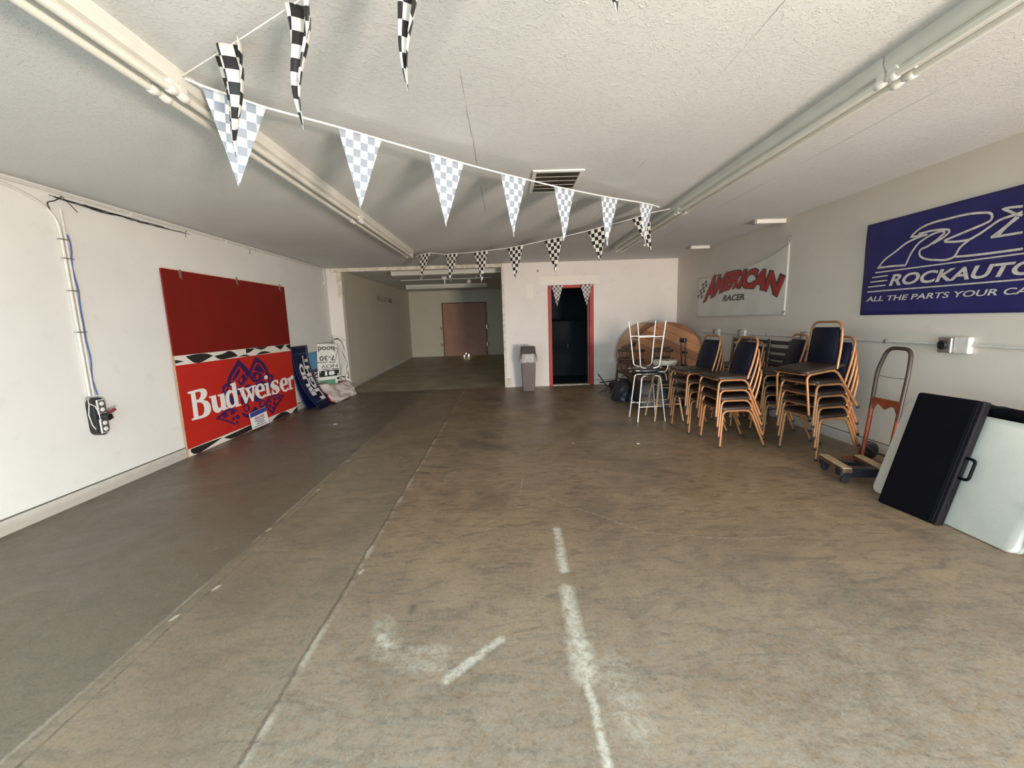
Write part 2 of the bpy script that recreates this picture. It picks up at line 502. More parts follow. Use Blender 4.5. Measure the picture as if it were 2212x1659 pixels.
# far room
struct('wall_far_left', MB().box(-3.62, -3.45, YB + .14, 15.6, -.1, ZC), M['wall_far'])
struct('wall_far', MB().box(-3.6, .62, 15.5, 15.65, 0, ZC), M['wall_far'])
struct('wall_far_right', MB().box(.50, .62, YB + .14, 15.6, -.1, ZC), M['wall_far'])
# dark store room behind the red doorway
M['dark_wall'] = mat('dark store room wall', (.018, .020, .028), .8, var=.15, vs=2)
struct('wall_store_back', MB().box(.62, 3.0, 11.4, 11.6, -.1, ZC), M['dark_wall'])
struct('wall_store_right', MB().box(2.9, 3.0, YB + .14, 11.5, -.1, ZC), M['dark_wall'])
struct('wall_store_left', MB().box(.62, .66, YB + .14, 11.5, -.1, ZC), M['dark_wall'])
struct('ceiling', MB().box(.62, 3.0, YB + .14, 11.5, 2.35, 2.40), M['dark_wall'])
# curbs at the foot of the walls
cl = MB().box(XL, XL + .022, -.5, 4.53, 0, .105)
cl.box(XL, XL + .022, 7.01, 8.80, 0, .105)
struct('baseboard_left', cl, M['curb'])
struct('trim_1', MB().box(XL, XL + .006, -.5, 8.80, .105, .113), M['groove'])
struct('baseboard_right', MB().box(XR - .02, XR, -.5, 8.80, 0, .105), M['curb'])
struct('trim_2', MB().box(XR - .006, XR, -.5, 8.80, .105, .112), M['groove'])
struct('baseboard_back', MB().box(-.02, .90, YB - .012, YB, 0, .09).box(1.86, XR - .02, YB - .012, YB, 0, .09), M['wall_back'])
struct('trim_3', MB().box(1.86, XR - .02, YB - .014, YB, .09, .097), M['groove'])
struct('baseboard_far', MB().add([(-3.45, 8.95, 0), (-3.43, 8.95, 0), (-3.43, 15.5, .19), (-3.45, 15.5, .19), (-3.45, 8.95, .11), (-3.43, 8.95, .11), (-3.43, 15.5, .30), (-3.45, 15.5, .30)], [(3, 2, 1, 0), (4, 5, 6, 7), (0, 1, 5, 4), (1, 2, 6, 5), (2, 3, 7, 6), (3, 0, 4, 7)]), M['curb'])
# whitewashed timber around the wide opening
struct('trim_4', MB().box(-3.50, -.02, YB - .035, YB, 2.475, 2.545), M['raw_wood'], bevel=.003)
struct('trim_5', MB().box(-3.31, -3.285, YB - .03, YB + .14, 1.98, 2.475).box(-3.37, -3.31, YB - .03, YB, 1.98, 2.475), M['raw_wood'], bevel=.003)
struct('trim_6', MB().box(-.045, .005, YB - .02, YB + .14, 0, 2.475), M['raw_wood'], bevel=.003)
struct('trim_7', MB().box(.005, .10, YB - .03, YB - .013, 0, .19), M['raw_wood'], bevel=.003)

# outlines read off the printed signs, in sign-local metres
D = {"bw_letters":[[[0.112,0.717],[0.321,0.726],[0.378,0.714],[0.409,0.687],[0.41,0.648],[0.388,0.613],[0.329,0.585],[0.392,0.569],[0.434,0.521],[0.442,0.462],[0.416,0.41],[0.349,0.385],[0.26,0.384],[0.119,0.392],[0.115,0.414],[0.151,0.414],[0.156,0.693],[0.116,0.695]],[[0.222,0.693],[0.286,0.697],[0.311,0.678],[0.3,0.633],[0.268,0.607],[0.225,0.608]],[[0.225,0.575],[0.29,0.569],[0.325,0.538],[0.334,0.493],[0.321,0.444],[0.289,0.416],[0.223,0.416]],[[0.43,0.609],[0.55,0.608],[0.554,0.479],[0.572,0.441],[0.602,0.442],[0.623,0.462],[0.617,0.582],[0.582,0.585],[0.58,0.603],[0.703,0.605],[0.708,0.422],[0.742,0.42],[0.745,0.398],[0.634,0.396],[0.634,0.417],[0.577,0.383],[0.52,0.391],[0.48,0.418],[0.464,0.466],[0.465,0.588],[0.433,0.591]],[[0.837,0.7],[0.946,0.711],[0.961,0.412],[1.003,0.408],[1.005,0.387],[0.892,0.387],[0.888,0.409],[0.829,0.39],[0.759,0.4],[0.725,0.438],[0.715,0.507],[0.719,0.562],[0.744,0.604],[0.787,0.627],[0.833,0.625],[0.865,0.605],[0.867,0.676],[0.838,0.678]],[[0.793,0.554],[0.811,0.584],[0.841,0.59],[0.866,0.574],[0.878,0.448],[0.855,0.425],[0.822,0.425],[0.794,0.452],[0.787,0.503]],[[0.969,0.619],[0.971,0.599],[1.004,0.597],[1.091,0.394],[1.129,0.39],[1.197,0.482],[1.249,0.391],[1.288,0.39],[1.334,0.589],[1.375,0.585],[1.373,0.609],[1.253,0.609],[1.255,0.587],[1.289,0.585],[1.262,0.473],[1.216,0.575],[1.25,0.577],[1.249,0.602],[1.116,0.601],[1.118,0.58],[1.145,0.578],[1.182,0.518],[1.138,0.462],[1.091,0.595],[1.11,0.596],[1.108,0.618]],[[1.583,0.492],[1.436,0.489],[1.446,0.451],[1.473,0.422],[1.516,0.418],[1.554,0.443],[1.588,0.441],[1.576,0.404],[1.512,0.385],[1.438,0.396],[1.376,0.439],[1.339,0.498],[1.34,0.544],[1.376,0.59],[1.438,0.612],[1.51,0.612],[1.568,0.582],[1.589,0.536]],[[1.432,0.521],[1.504,0.522],[1.506,0.565],[1.478,0.585],[1.445,0.577],[1.431,0.551]],[[1.58,0.594],[1.585,0.572],[1.619,0.571],[1.619,0.421],[1.58,0.422],[1.583,0.402],[1.731,0.399],[1.73,0.423],[1.696,0.426],[1.695,0.598]],[[1.697,0.674],[1.688,0.659],[1.668,0.65],[1.644,0.649],[1.622,0.656],[1.608,0.67],[1.605,0.686],[1.614,0.701],[1.634,0.71],[1.657,0.712],[1.68,0.704],[1.694,0.691]],[[1.957,0.601],[1.922,0.6],[1.863,0.614],[1.778,0.592],[1.737,0.546],[1.755,0.501],[1.812,0.47],[1.872,0.444],[1.88,0.423],[1.852,0.409],[1.816,0.422],[1.789,0.465],[1.759,0.465],[1.757,0.397],[1.789,0.4],[1.86,0.387],[1.936,0.402],[1.981,0.434],[1.978,0.481],[1.919,0.518],[1.853,0.547],[1.833,0.57],[1.861,0.587],[1.9,0.577],[1.93,0.539],[1.963,0.539]],[[2.236,0.488],[2.093,0.481],[2.102,0.443],[2.128,0.414],[2.169,0.41],[2.207,0.437],[2.24,0.436],[2.228,0.397],[2.166,0.377],[2.094,0.386],[2.034,0.429],[1.999,0.488],[2.001,0.536],[2.036,0.584],[2.098,0.608],[2.168,0.609],[2.224,0.58],[2.243,0.533]],[[2.09,0.514],[2.16,0.517],[2.163,0.561],[2.136,0.581],[2.104,0.571],[2.089,0.544]],[[2.219,0.582],[2.221,0.56],[2.262,0.558],[2.273,0.416],[2.235,0.413],[2.236,0.393],[2.39,0.388],[2.388,0.41],[2.343,0.415],[2.333,0.521],[2.369,0.556],[2.399,0.54],[2.431,0.553],[2.441,0.597],[2.397,0.619],[2.347,0.604],[2.332,0.578],[2.324,0.589]]],"bw_emblem":[[[1.072,0.996],[0.943,0.9],[0.856,0.83],[0.806,0.772],[0.789,0.723],[0.866,0.678],[0.971,0.614],[1.099,0.633],[1.216,0.716],[1.253,0.751],[1.277,0.707],[1.364,0.634],[1.51,0.654],[1.647,0.689],[1.744,0.709],[1.723,0.777],[1.666,0.87],[1.571,0.948],[1.454,1.0],[1.372,0.92],[1.276,0.824],[1.187,0.908]],[[1.063,0.913],[0.973,0.845],[0.886,0.78],[0.858,0.727],[0.95,0.656],[1.087,0.65],[1.18,0.701],[1.217,0.736],[1.14,0.835]],[[1.45,0.925],[1.365,0.849],[1.295,0.756],[1.372,0.674],[1.516,0.685],[1.654,0.721],[1.641,0.797],[1.575,0.879]],[[0.493,0.323],[0.636,0.375],[0.753,0.401],[0.892,0.372],[1.006,0.255],[0.994,0.198],[0.891,0.11],[0.796,0.187],[0.641,0.263]],[[0.557,0.315],[0.658,0.347],[0.761,0.371],[0.872,0.348],[0.967,0.254],[0.95,0.208],[0.885,0.151],[0.793,0.212],[0.658,0.279]],[[2.104,0.329],[1.961,0.372],[1.78,0.395],[1.618,0.369],[1.562,0.282],[1.568,0.221],[1.73,0.108],[1.841,0.203],[1.982,0.267]],[[2.027,0.326],[1.937,0.356],[1.785,0.369],[1.652,0.346],[1.607,0.273],[1.616,0.222],[1.719,0.155],[1.805,0.227],[1.932,0.282]],[[0.627,0.331],[0.687,0.355],[0.738,0.329],[0.688,0.289],[0.635,0.301]],[[0.801,0.358],[0.847,0.367],[0.867,0.325],[0.804,0.3],[0.768,0.337]],[[0.856,0.269],[0.919,0.284],[0.956,0.237],[0.892,0.222]],[[0.782,0.262],[0.842,0.272],[0.849,0.232],[0.789,0.227]],[[0.857,0.201],[0.903,0.205],[0.913,0.178],[0.872,0.163]],[[1.934,0.345],[2.005,0.326],[1.923,0.29],[1.856,0.319]],[[1.781,0.35],[1.852,0.348],[1.842,0.305],[1.772,0.307]],[[1.648,0.33],[1.716,0.328],[1.717,0.284],[1.658,0.284]],[[1.755,0.277],[1.818,0.287],[1.829,0.24],[1.775,0.228]],[[1.626,0.269],[1.693,0.266],[1.703,0.22],[1.645,0.221]],[[1.713,0.218],[1.773,0.217],[1.743,0.173],[1.705,0.181]],[[0.68,0.661],[0.702,0.703],[0.774,0.72],[0.841,0.701],[0.801,0.641],[0.732,0.578],[0.698,0.547],[0.676,0.607]],[[0.72,0.655],[0.754,0.686],[0.794,0.68],[0.758,0.639],[0.724,0.608]],[[1.728,0.711],[1.807,0.712],[1.847,0.663],[1.817,0.567],[1.703,0.496],[1.664,0.589]],[[1.75,0.676],[1.79,0.676],[1.791,0.637],[1.73,0.58],[1.72,0.625]],[[1.044,0.366],[1.129,0.389],[1.184,0.337],[1.174,0.288],[1.104,0.268],[1.048,0.305]],[[1.065,0.351],[1.125,0.367],[1.153,0.333],[1.143,0.3],[1.108,0.287],[1.073,0.31]],[[1.411,0.354],[1.487,0.371],[1.557,0.348],[1.564,0.292],[1.482,0.255],[1.414,0.28]],[[1.445,0.342],[1.493,0.354],[1.534,0.33],[1.528,0.299],[1.477,0.277],[1.444,0.295]],[[1.299,0.319],[1.401,0.219],[1.338,0.169],[1.088,0.191],[1.006,0.255],[1.014,0.293],[1.113,0.231],[1.216,0.248]],[[1.065,0.887],[0.985,0.829],[0.906,0.767],[0.889,0.722],[0.994,0.765],[1.077,0.832]],[[1.134,0.806],[0.992,0.717],[1.04,0.652],[1.153,0.665],[1.199,0.728]],[[1.472,0.9],[1.386,0.826],[1.399,0.804],[1.612,0.747],[1.605,0.802],[1.554,0.865]],[[1.334,0.781],[1.33,0.721],[1.423,0.667],[1.556,0.701],[1.565,0.743],[1.431,0.79]],[[1.103,0.716],[1.095,0.699],[1.08,0.687],[1.062,0.685],[1.047,0.692],[1.037,0.707],[1.037,0.726],[1.045,0.743],[1.06,0.754],[1.077,0.757],[1.093,0.75],[1.103,0.735]],[[1.48,0.711],[1.471,0.692],[1.454,0.68],[1.434,0.678],[1.416,0.685],[1.406,0.701],[1.405,0.721],[1.414,0.74],[1.43,0.752],[1.45,0.755],[1.468,0.747],[1.479,0.731]]],"bw_engine":[[[0.928,0.621],[1.038,0.642],[1.089,0.585],[1.015,0.529],[0.923,0.526]],[[1.13,0.628],[1.23,0.643],[1.331,0.597],[1.285,0.502],[1.174,0.531]],[[1.381,0.631],[1.584,0.655],[1.671,0.578],[1.571,0.507],[1.396,0.535]],[[0.804,0.585],[0.903,0.5],[0.931,0.418],[0.868,0.401],[0.772,0.496]],[[1.005,0.482],[1.135,0.498],[1.207,0.449],[1.169,0.386],[1.035,0.397]],[[1.291,0.449],[1.42,0.479],[1.529,0.396],[1.43,0.356],[1.295,0.382]],[[1.192,0.254],[1.307,0.319],[1.402,0.224]]],"bw_swoosh":[[[0.161,1.109],[0.325,1.129],[0.488,1.12],[0.6,1.084],[0.474,1.047],[0.379,1.019],[0.276,1.025],[0.213,1.07]],[[0.624,1.077],[0.808,1.094],[0.884,1.126],[0.981,1.105],[1.073,1.041],[0.893,1.028],[0.725,1.021],[0.652,1.055]],[[1.079,1.034],[1.233,1.053],[1.341,1.017],[1.211,1.025]],[[1.256,1.128],[1.464,1.117],[1.352,1.074],[1.254,1.061]],[[1.47,1.022],[1.643,1.072],[1.875,1.031],[1.679,1.024]],[[1.448,1.126],[1.796,1.126],[1.646,1.084],[1.549,1.099]],[[1.975,1.124],[2.277,1.133],[2.149,1.051],[2.089,1.072]],[[2.306,1.111],[2.466,1.132],[2.45,1.026],[2.334,1.083]],[[0.04,0.084],[0.224,0.083],[0.576,0.073],[0.218,-0.007],[0.091,-0.007],[0.036,0.05]],[[0.594,0.061],[0.831,0.07],[1.098,0.08],[1.535,0.083],[1.193,0.016],[1.016,-0.006],[0.74,-0.014],[0.663,0.027]],[[1.535,0.081],[1.627,0.026],[1.302,-0.001],[1.132,0.002]],[[1.664,0.017],[1.9,0.085],[2.084,0.077],[2.227,-0.003],[1.943,-0.015],[1.735,-0.011]],[[2.269,0.006],[2.499,0.075],[2.483,-0.001],[2.306,-0.02]]],"bw_band":[[[0.138,1.02],[2.476,1.015]],[[0.038,0.091],[2.495,0.08]]],"ra_strokes":[[[0.162,0.435],[0.229,0.507],[0.332,0.564],[0.428,0.621],[0.522,0.648],[0.613,0.66],[0.464,0.667],[0.523,0.711],[0.582,0.735],[0.669,0.748],[0.74,0.749],[0.905,0.75],[1.028,0.733],[1.07,0.716],[1.082,0.689],[1.06,0.66],[0.92,0.623],[0.759,0.583],[0.782,0.57],[0.864,0.557],[0.946,0.557]],[[0.17,0.442],[0.31,0.44],[0.443,0.431],[0.464,0.482],[0.487,0.531],[0.536,0.594],[0.587,0.625],[0.644,0.65],[0.708,0.662],[0.744,0.659],[0.756,0.642],[0.694,0.598],[0.625,0.561],[0.573,0.547],[0.56,0.52],[0.576,0.484],[0.637,0.454],[0.712,0.439],[0.784,0.429],[0.85,0.444],[0.889,0.509],[0.947,0.555]],[[0.534,0.679],[0.64,0.683],[0.728,0.676],[0.788,0.661],[0.794,0.642],[0.749,0.609],[0.668,0.575]],[[0.85,0.444],[0.942,0.437],[1.121,0.432],[1.297,0.431]],[[0.941,0.553],[1.01,0.585],[1.07,0.62],[1.138,0.658],[1.232,0.672],[1.266,0.681]],[[1.269,0.657],[1.232,0.672],[1.186,0.703],[1.14,0.73],[1.194,0.727],[1.263,0.717]],[[1.091,0.545],[1.127,0.568],[1.182,0.608],[1.234,0.656]],[[1.091,0.545],[1.19,0.543],[1.284,0.542]],[[1.25,0.65],[1.188,0.604],[1.14,0.553],[1.13,0.546]],[[0.141,0.4],[0.816,0.394],[1.302,0.392]],[[0.07,0.224],[0.801,0.222],[1.323,0.222]],[[0.111,0.357],[0.278,0.36]],[[0.091,0.316],[0.278,0.317]],[[0.072,0.27],[0.266,0.274]]],"ra_q1":[[[0.293,0.264],[1.319,0.255]],[[0.304,0.373],[1.321,0.348]]],"ra_q2":[[[0.065,0.131],[1.331,0.123]],[[0.08,0.182],[1.328,0.171]]],"am_top":[[0.514,0.665],[0.671,0.68],[0.906,0.669],[1.109,0.685],[1.33,0.687],[1.537,0.679],[1.733,0.666],[1.917,0.65],[2.092,0.616],[2.269,0.575],[2.397,0.532],[2.53,0.477]],"am_bot":[[0.312,0.257],[0.63,0.327],[0.832,0.374],[1.024,0.409],[1.236,0.425],[1.437,0.423],[1.627,0.41],[1.82,0.388],[2.002,0.362],[2.13,0.334],[2.254,0.293],[2.39,0.237]],"am_q":[[[0.99,0.241],[1.636,0.236]],[[1.045,0.34],[1.654,0.328]]],"am_flag":[[[0.077,0.354],[0.278,0.329]],[[0.33,0.646],[0.5,0.609]]],"am_edge":[[0.03,0.706],[0.121,0.028],[2.556,0.006],[2.56,0.461],[2.681,0.819]]}

# ------------------------------------------------------------------ colours of things
M['red_dark'] = mat('dark red painted board', (.175, .009, .005), .5, spec=.3, var=.06, vs=3)
M['red_board'] = mat('red vinyl board', (.47, .022, .014), .42, spec=.35, var=.05, vs=3)
M['white_print'] = mat('white print', (.80, .78, .74), .45)
M['cream_print'] = mat('cream print', (.74, .70, .62), .45)
M['black_print'] = mat('black print', (.02, .019, .018), .4)
M['purple_print'] = mat('purple print', (.045, .014, .085), .45, spec=.3)
M['navy_board'] = mat('navy gloss board', (.004, .008, .040), .35, spec=.3, var=.1)
M['banner_blue'] = mat('violet blue vinyl banner', (.024, .020, .110), .5, spec=.3, var=.18, vs=4, bump=.15, bs=9)
M['banner_ink'] = mat('silver grey banner ink', (.55, .52, .46), .5, var=.2, vs=30)
M['banner_white'] = mat('creased white banner cloth', (.66, .635, .57), .7, bump=.2, bs=7)
M['banner_red'] = mat('banner red ink', (.36, .025, .022), .6)
M['white_enamel'] = mat('white enamelled steel', (.66, .645, .58), .38, var=.06)
M['tube'] = mat('unlit fluorescent tube glass', (.70, .68, .60), .18)
M['holder'] = mat('white lamp holder plastic', (.72, .70, .64), .4)
M['conduit'] = mat('painted conduit', (.62, .60, .55), .5, var=.1, vs=20)
M['blue_cable'] = mat('blue cable jacket', (.04, .10, .30), .4)
M['black_plastic'] = mat('black plastic', (.012, .013, .016), .4)
M['outlet_white'] = mat('outlet white plastic', (.72, .71, .66), .35)
M['outlet_grey'] = mat('outlet grey face', (.09, .09, .085), .5)
M['red_plastic'] = mat('red plastic', (.17, .015, .018), .3)
M['steel'] = mat('galvanised steel', (.50, .49, .46), .35, .9, var=.15)
M['bronze_tube'] = mat('tan enamelled chair tube', (.36, .165, .068), .36, .25, var=.12, vs=20)
M['rubber'] = mat('black rubber', (.015, .014, .013), .7)
M['navy_vinyl'] = mat('navy chair vinyl', (.003, .004, .013), .55, spec=.25, bump=.15, bs=90)
M['brown_vinyl'] = mat('worn brown seat vinyl', (.026, .017, .014), .45, spec=.35, var=.3, vs=9)
M['chrome'] = mat('chrome tube', (.74, .70, .64), .36, .55)
M['black_vinyl'] = mat('black vinyl', (.014, .015, .020), .4)
M['black_metal'] = mat('black painted metal', (.012, .013, .018), .4)
M['cream_seat'] = mat('cream painted stool seat', (.42, .38, .30), .5, var=.1)
M['light_wood'] = mat('light wooden leg', (.38, .25, .14), .5, var=.2, vs=20)
M['dark_wood'] = mat('dark varnished wood', (.085, .045, .028), .35, var=.3, vs=12)
M['orange_paint'] = mat('rusty orange paint', (.24, .050, .018), .5, .1, var=.3, vs=18)
M['grey_paint'] = mat('dark grey brown paint', (.055, .040, .038), .45, .2, var=.2)
M['brown_plastic'] = mat('brown bin plastic', (.105, .077, .060), .5, var=.06)
M['brown_plastic_dark'] = mat('dark brown bin lid plastic', (.060, .045, .036), .5, var=.06)
M['table_white'] = mat('off white moulded table plastic', (.50, .49, .43), .65, spec=.2, var=.05, vs=5, bump=.12, bs=120)
M['case_black'] = mat('black padded vinyl case', (.0010, .0012, .0035), .55, spec=.14, bump=.12, bs=30)
M['case_edge'] = mat('black case edge piping', (.006, .005, .007), .55, spec=.2)
M['maroon'] = mat('maroon fabric', (.07, .015, .03), .8, var=.2)
M['carpet_pad'] = mat('worn tan dolly pad', (.42, .30, .16), .9, var=.25, vs=25)
M['door_brown'] = mat('brown painted door', (.36, .175, .11), .5, var=.12, vs=3)
M['door_red'] = mat('red painted door frame', (.38, .040, .028), .5, spec=.3, var=.12, vs=5)
M['letter_brown'] = mat('faded brown lettering', (.36, .28, .19), .8)
M['sky_blue'] = mat('sky blue board', (.09, .30, .50), .45)
M['green_print'] = mat('green print', (.09, .25, .16), .5)
M['pink_cloth'] = mat('pinkish white plastic sheet', (.66, .58, .54), .5, var=.08, bump=.2, bs=20)
M['red_hem'] = mat('red hem', (.42, .05, .03), .6)

def film_mat():
    m = NT('clear bin liner film'); b = m.b
    b.inputs['Base Color'].default_value = (.62, .58, .54, 1); b.inputs['Roughness'].default_value = .22
    b.inputs['Alpha'].default_value = .55
    m.bump(m.noise(m.objco(), 28, 4), .6, .01)
    return m.m
M['film'] = film_mat()

def plank_mat(name, c1, c2, ang, gap=.14):
    m = NT(name); P = m.objco()
    mp = m.n('ShaderNodeMapping'); mp.inputs['Rotation'].default_value = ang; m.put(mp.inputs[0], P)
    sp = m.n('ShaderNodeSeparateXYZ'); m.put(sp.inputs[0], mp.outputs[0])
    u = m.math('DIVIDE', sp.outputs[2], gap)
    fr = m.math('FRACT', u); idx = m.math('FLOOR', u)
    edge = m.math('MINIMUM', fr, m.math('SUBTRACT', 1.0, fr))
    st = m.vmath('MULTIPLY', mp.outputs[0], (3, 3, 40)).outputs[0]
    grain = m.noise(st, 1.6, 6, .6, .8)
    wn = m.n('ShaderNodeTexWhiteNoise', noise_dimensions='1D'); m.put(wn.inputs['W'], idx)
    tone = m.math('ADD', m.math('MULTIPLY', grain, .7), m.math('MULTIPLY', wn.outputs[0], .45))
    col = m.mix(m.ramp(tone, .3, .85), (*c1, 1), (*c2, 1))
    kn = m.n('ShaderNodeTexVoronoi'); m.put(kn.inputs['Vector'], m.vmath('MULTIPLY', mp.outputs[0], (2.4, 2.4, 5.0)).outputs[0]); kn.inputs['Scale'].default_value = 1.3
    col = m.mix(m.ramp(kn.outputs[0], .05, .12, .7, 0), col, tuple(x * .35 for x in c1) + (1,))
    col = m.mix(m.ramp(edge, .012, .035, .85, 0), col, tuple(x * .2 for x in c1) + (1,))
    m.put(m.b.inputs['Base Color'], col); m.b.inputs['Roughness'].default_value = .42
    return m.m
M['plank_orange'] = plank_mat('knotty orange pine planks', (.27, .10, .04), (.58, .26, .11), (math.radians(-24), 0, 0))
M['plank_brown'] = plank_mat('brown pine planks', (.26, .12, .055), (.46, .24, .11), (0, math.radians(90), 0), .17)

def check_mat(name, dark, light, gloss=.3, trans=0.0):
    m = NT(name); t = m.n('ShaderNodeTexCoord').outputs['UV']
    c = m.n('ShaderNodeTexChecker'); m.put(c.inputs[0], t); c.inputs['Scale'].default_value = 1.0
    c.inputs[1].default_value = (*light, 1); c.inputs[2].default_value = (*dark, 1)
    col = c.outputs[0]
    m.put(m.b.inputs['Base Color'], col); m.b.inputs['Roughness'].default_value = gloss
    m.bump(m.noise(m.objco(), 22, 4, .6, .8), .25, .006)
    if trans:
        tr = m.n('ShaderNodeBsdfTranslucent'); m.put(tr.inputs[0], col)
        mx = m.n('ShaderNodeMixShader'); mx.inputs[0].default_value = trans
        out = [x for x in m.t.nodes if x.type == 'OUTPUT_MATERIAL'][0]
        m.t.links.new(m.b.outputs[0], mx.inputs[1]); m.t.links.new(tr.outputs[0], mx.inputs[2]); m.t.links.new(mx.outputs[0], out.inputs[0])
    return m.m
M['check_black'] = check_mat('black and white checked plastic', (.012, .011, .012), (.74, .70, .62), .35, .15)
M['check_pale'] = check_mat('faded grey blue checked plastic', (.37, .42, .49), (.88, .90, .90), .22, .25)  # pale grey blue squares on white
M['check_door'] = check_mat('dark maroon checked plastic', (.035, .022, .026), (.60, .55, .52), .4, .1)
M['cord'] = mat('white ribbon cord', (.82, .80, .74), .6)

# ------------------------------------------------------------------ checkered pennants
SQ = .0435
def pennant_mesh(a, b, tip, nrm, seed, fold=.0, mat_=None, parent=None, nsq=6):
    """a, b: the top corners; tip: lowest point; hung in the plane a-b-tip, with soft folds"""
    a, b, tip = Vector(a), Vector(b), Vector(tip)
    wid = (b - a).length
    hgt = ((a + b) / 2 - tip).length
    mb = MB(); uv = []
    NU, NV = 18, 26
    rnd = random.Random(seed); ph = rnd.uniform(0, 6); am = rnd.uniform(.003, .009)
    Wd = SQ * nsq
    nrm = Vector(nrm).normalized()
    for j in range(NV + 1):
        v = j / NV
        for i in range(NU + 1):
            u = i / NU
            s = (1 - v)
            L = a + (tip - a) * v; R_ = b + (tip - b) * v
            p = L.lerp(R_, u)
            wob = math.sin(u * 5 + ph + v * 4) * am * (0.3 + v) + math.sin(v * 9 + ph * 2) * am * .7 * v
            wob += fold * math.sin(u * PI * 3 + ph) * s
            p = p + nrm * wob
            mb.v.append(tuple(p))
            uv.append(((.5 + (u - .5) * s) * nsq + .0, v * hgt / SQ))
    for j in range(NV):
        for i in range(NU):
            k = j * (NU + 1) + i
            mb.f.append((k, k + 1, k + NU + 2, k + NU + 1)); mb.m.append(0)
    return mb.build('pennant', mat_, parent, smooth=True, solid=.0006, uv=uv)

def pennant_string(label, A, Bp, flags, end_z, m, group='checkered pennant strings', cord_pts=None):
    A = Vector((A[0], A[1], 0)); Bp = Vector((Bp[0], Bp[1], 0)); d = (Bp - A); L = d.length; d.normalize()
    t = thing('pennant_string', label, 'pennant string', (A.x, A.y, end_z[0]), 0, group)
    o = Vector((A.x, A.y, end_z[0]))
    P = lambda s, z: A + d * s + Vector((0, 0, z)) - o
    nrm = Vector((-d.y, d.x, 0))
    pts = [P(0, end_z[0])]
    for f in flags:
        pts += [P(f[0], f[1] + .004), P(f[2], f[3] + .004)]
    pts.append(P(cord_pts if cord_pts else L, end_z[1]))
    mb = MB()
    vs = []; ch = .005 if m is M['check_pale'] else .0035
    for p in pts: vs += [p + Vector((0, 0, ch)) + nrm * .001, p - Vector((0, 0, ch)) + nrm * .001, p - Vector((0, 0, ch)) - nrm * .001, p + Vector((0, 0, ch)) - nrm * .001]
    fs = []
    for i in range(len(pts) - 1):
        for k in range(4):
            a = 4 * i + k; b2 = 4 * i + (k + 1) % 4
            fs.append((a, b2, b2 + 4, a + 4))
    fs += [(0, 3, 2, 1), tuple(4 * (len(pts) - 1) + k for k in range(4))]
    mb.add(vs, fs).build('cord', M['cord'], t)
    for i, f in enumerate(flags):
        pennant_mesh(P(f[0], f[1]), P(f[2], f[3]), P(f[4], f[5]), nrm, 11 * i + len(label), 0, m, t)
    return t

LA = (-1.42, 2.12)
RB = (1.78, 4.62)
pennant_string('string of seven faded grey and white checkered pennants across the middle of the ceiling', LA, RB,  # pale grey blue squares on white
    [(.06, 2.505, .32, 2.48, .16, 2.08), (.67, 2.475, .92, 2.465, .76, 2.06), (1.23, 2.455, 1.49, 2.445, 1.33, 2.02), (1.81, 2.44, 2.05, 2.44, 1.91, 2.01),
     (2.35, 2.44, 2.59, 2.445, 2.45, 2.03), (2.93, 2.455, 3.17, 2.465, 3.02, 2.04), (3.52, 2.485, 3.74, 2.49, 3.60, 2.08)], (2.52, 2.49), M['check_pale'], cord_pts=3.86)
pennant_string('string of seven crisp black and white checkered pennants nearest the wide opening', (-1.40, 7.0), (1.78, 4.62),
    [(.08, 2.47, .33, 2.475, .11, 2.10), (.66, 2.41, .91, 2.40, .74, 2.0), (1.23, 2.375, 1.49, 2.37, 1.35, 1.95), (1.83, 2.36, 2.09, 2.365, 1.95, 1.95),
     (2.42, 2.38, 2.68, 2.39, 2.57, 1.97), (3.02, 2.41, 3.27, 2.435, 3.18, 2.03), (3.56, 2.46, 3.76, 2.49, 3.78, 2.08)], (2.45, 2.50), M['check_black'])
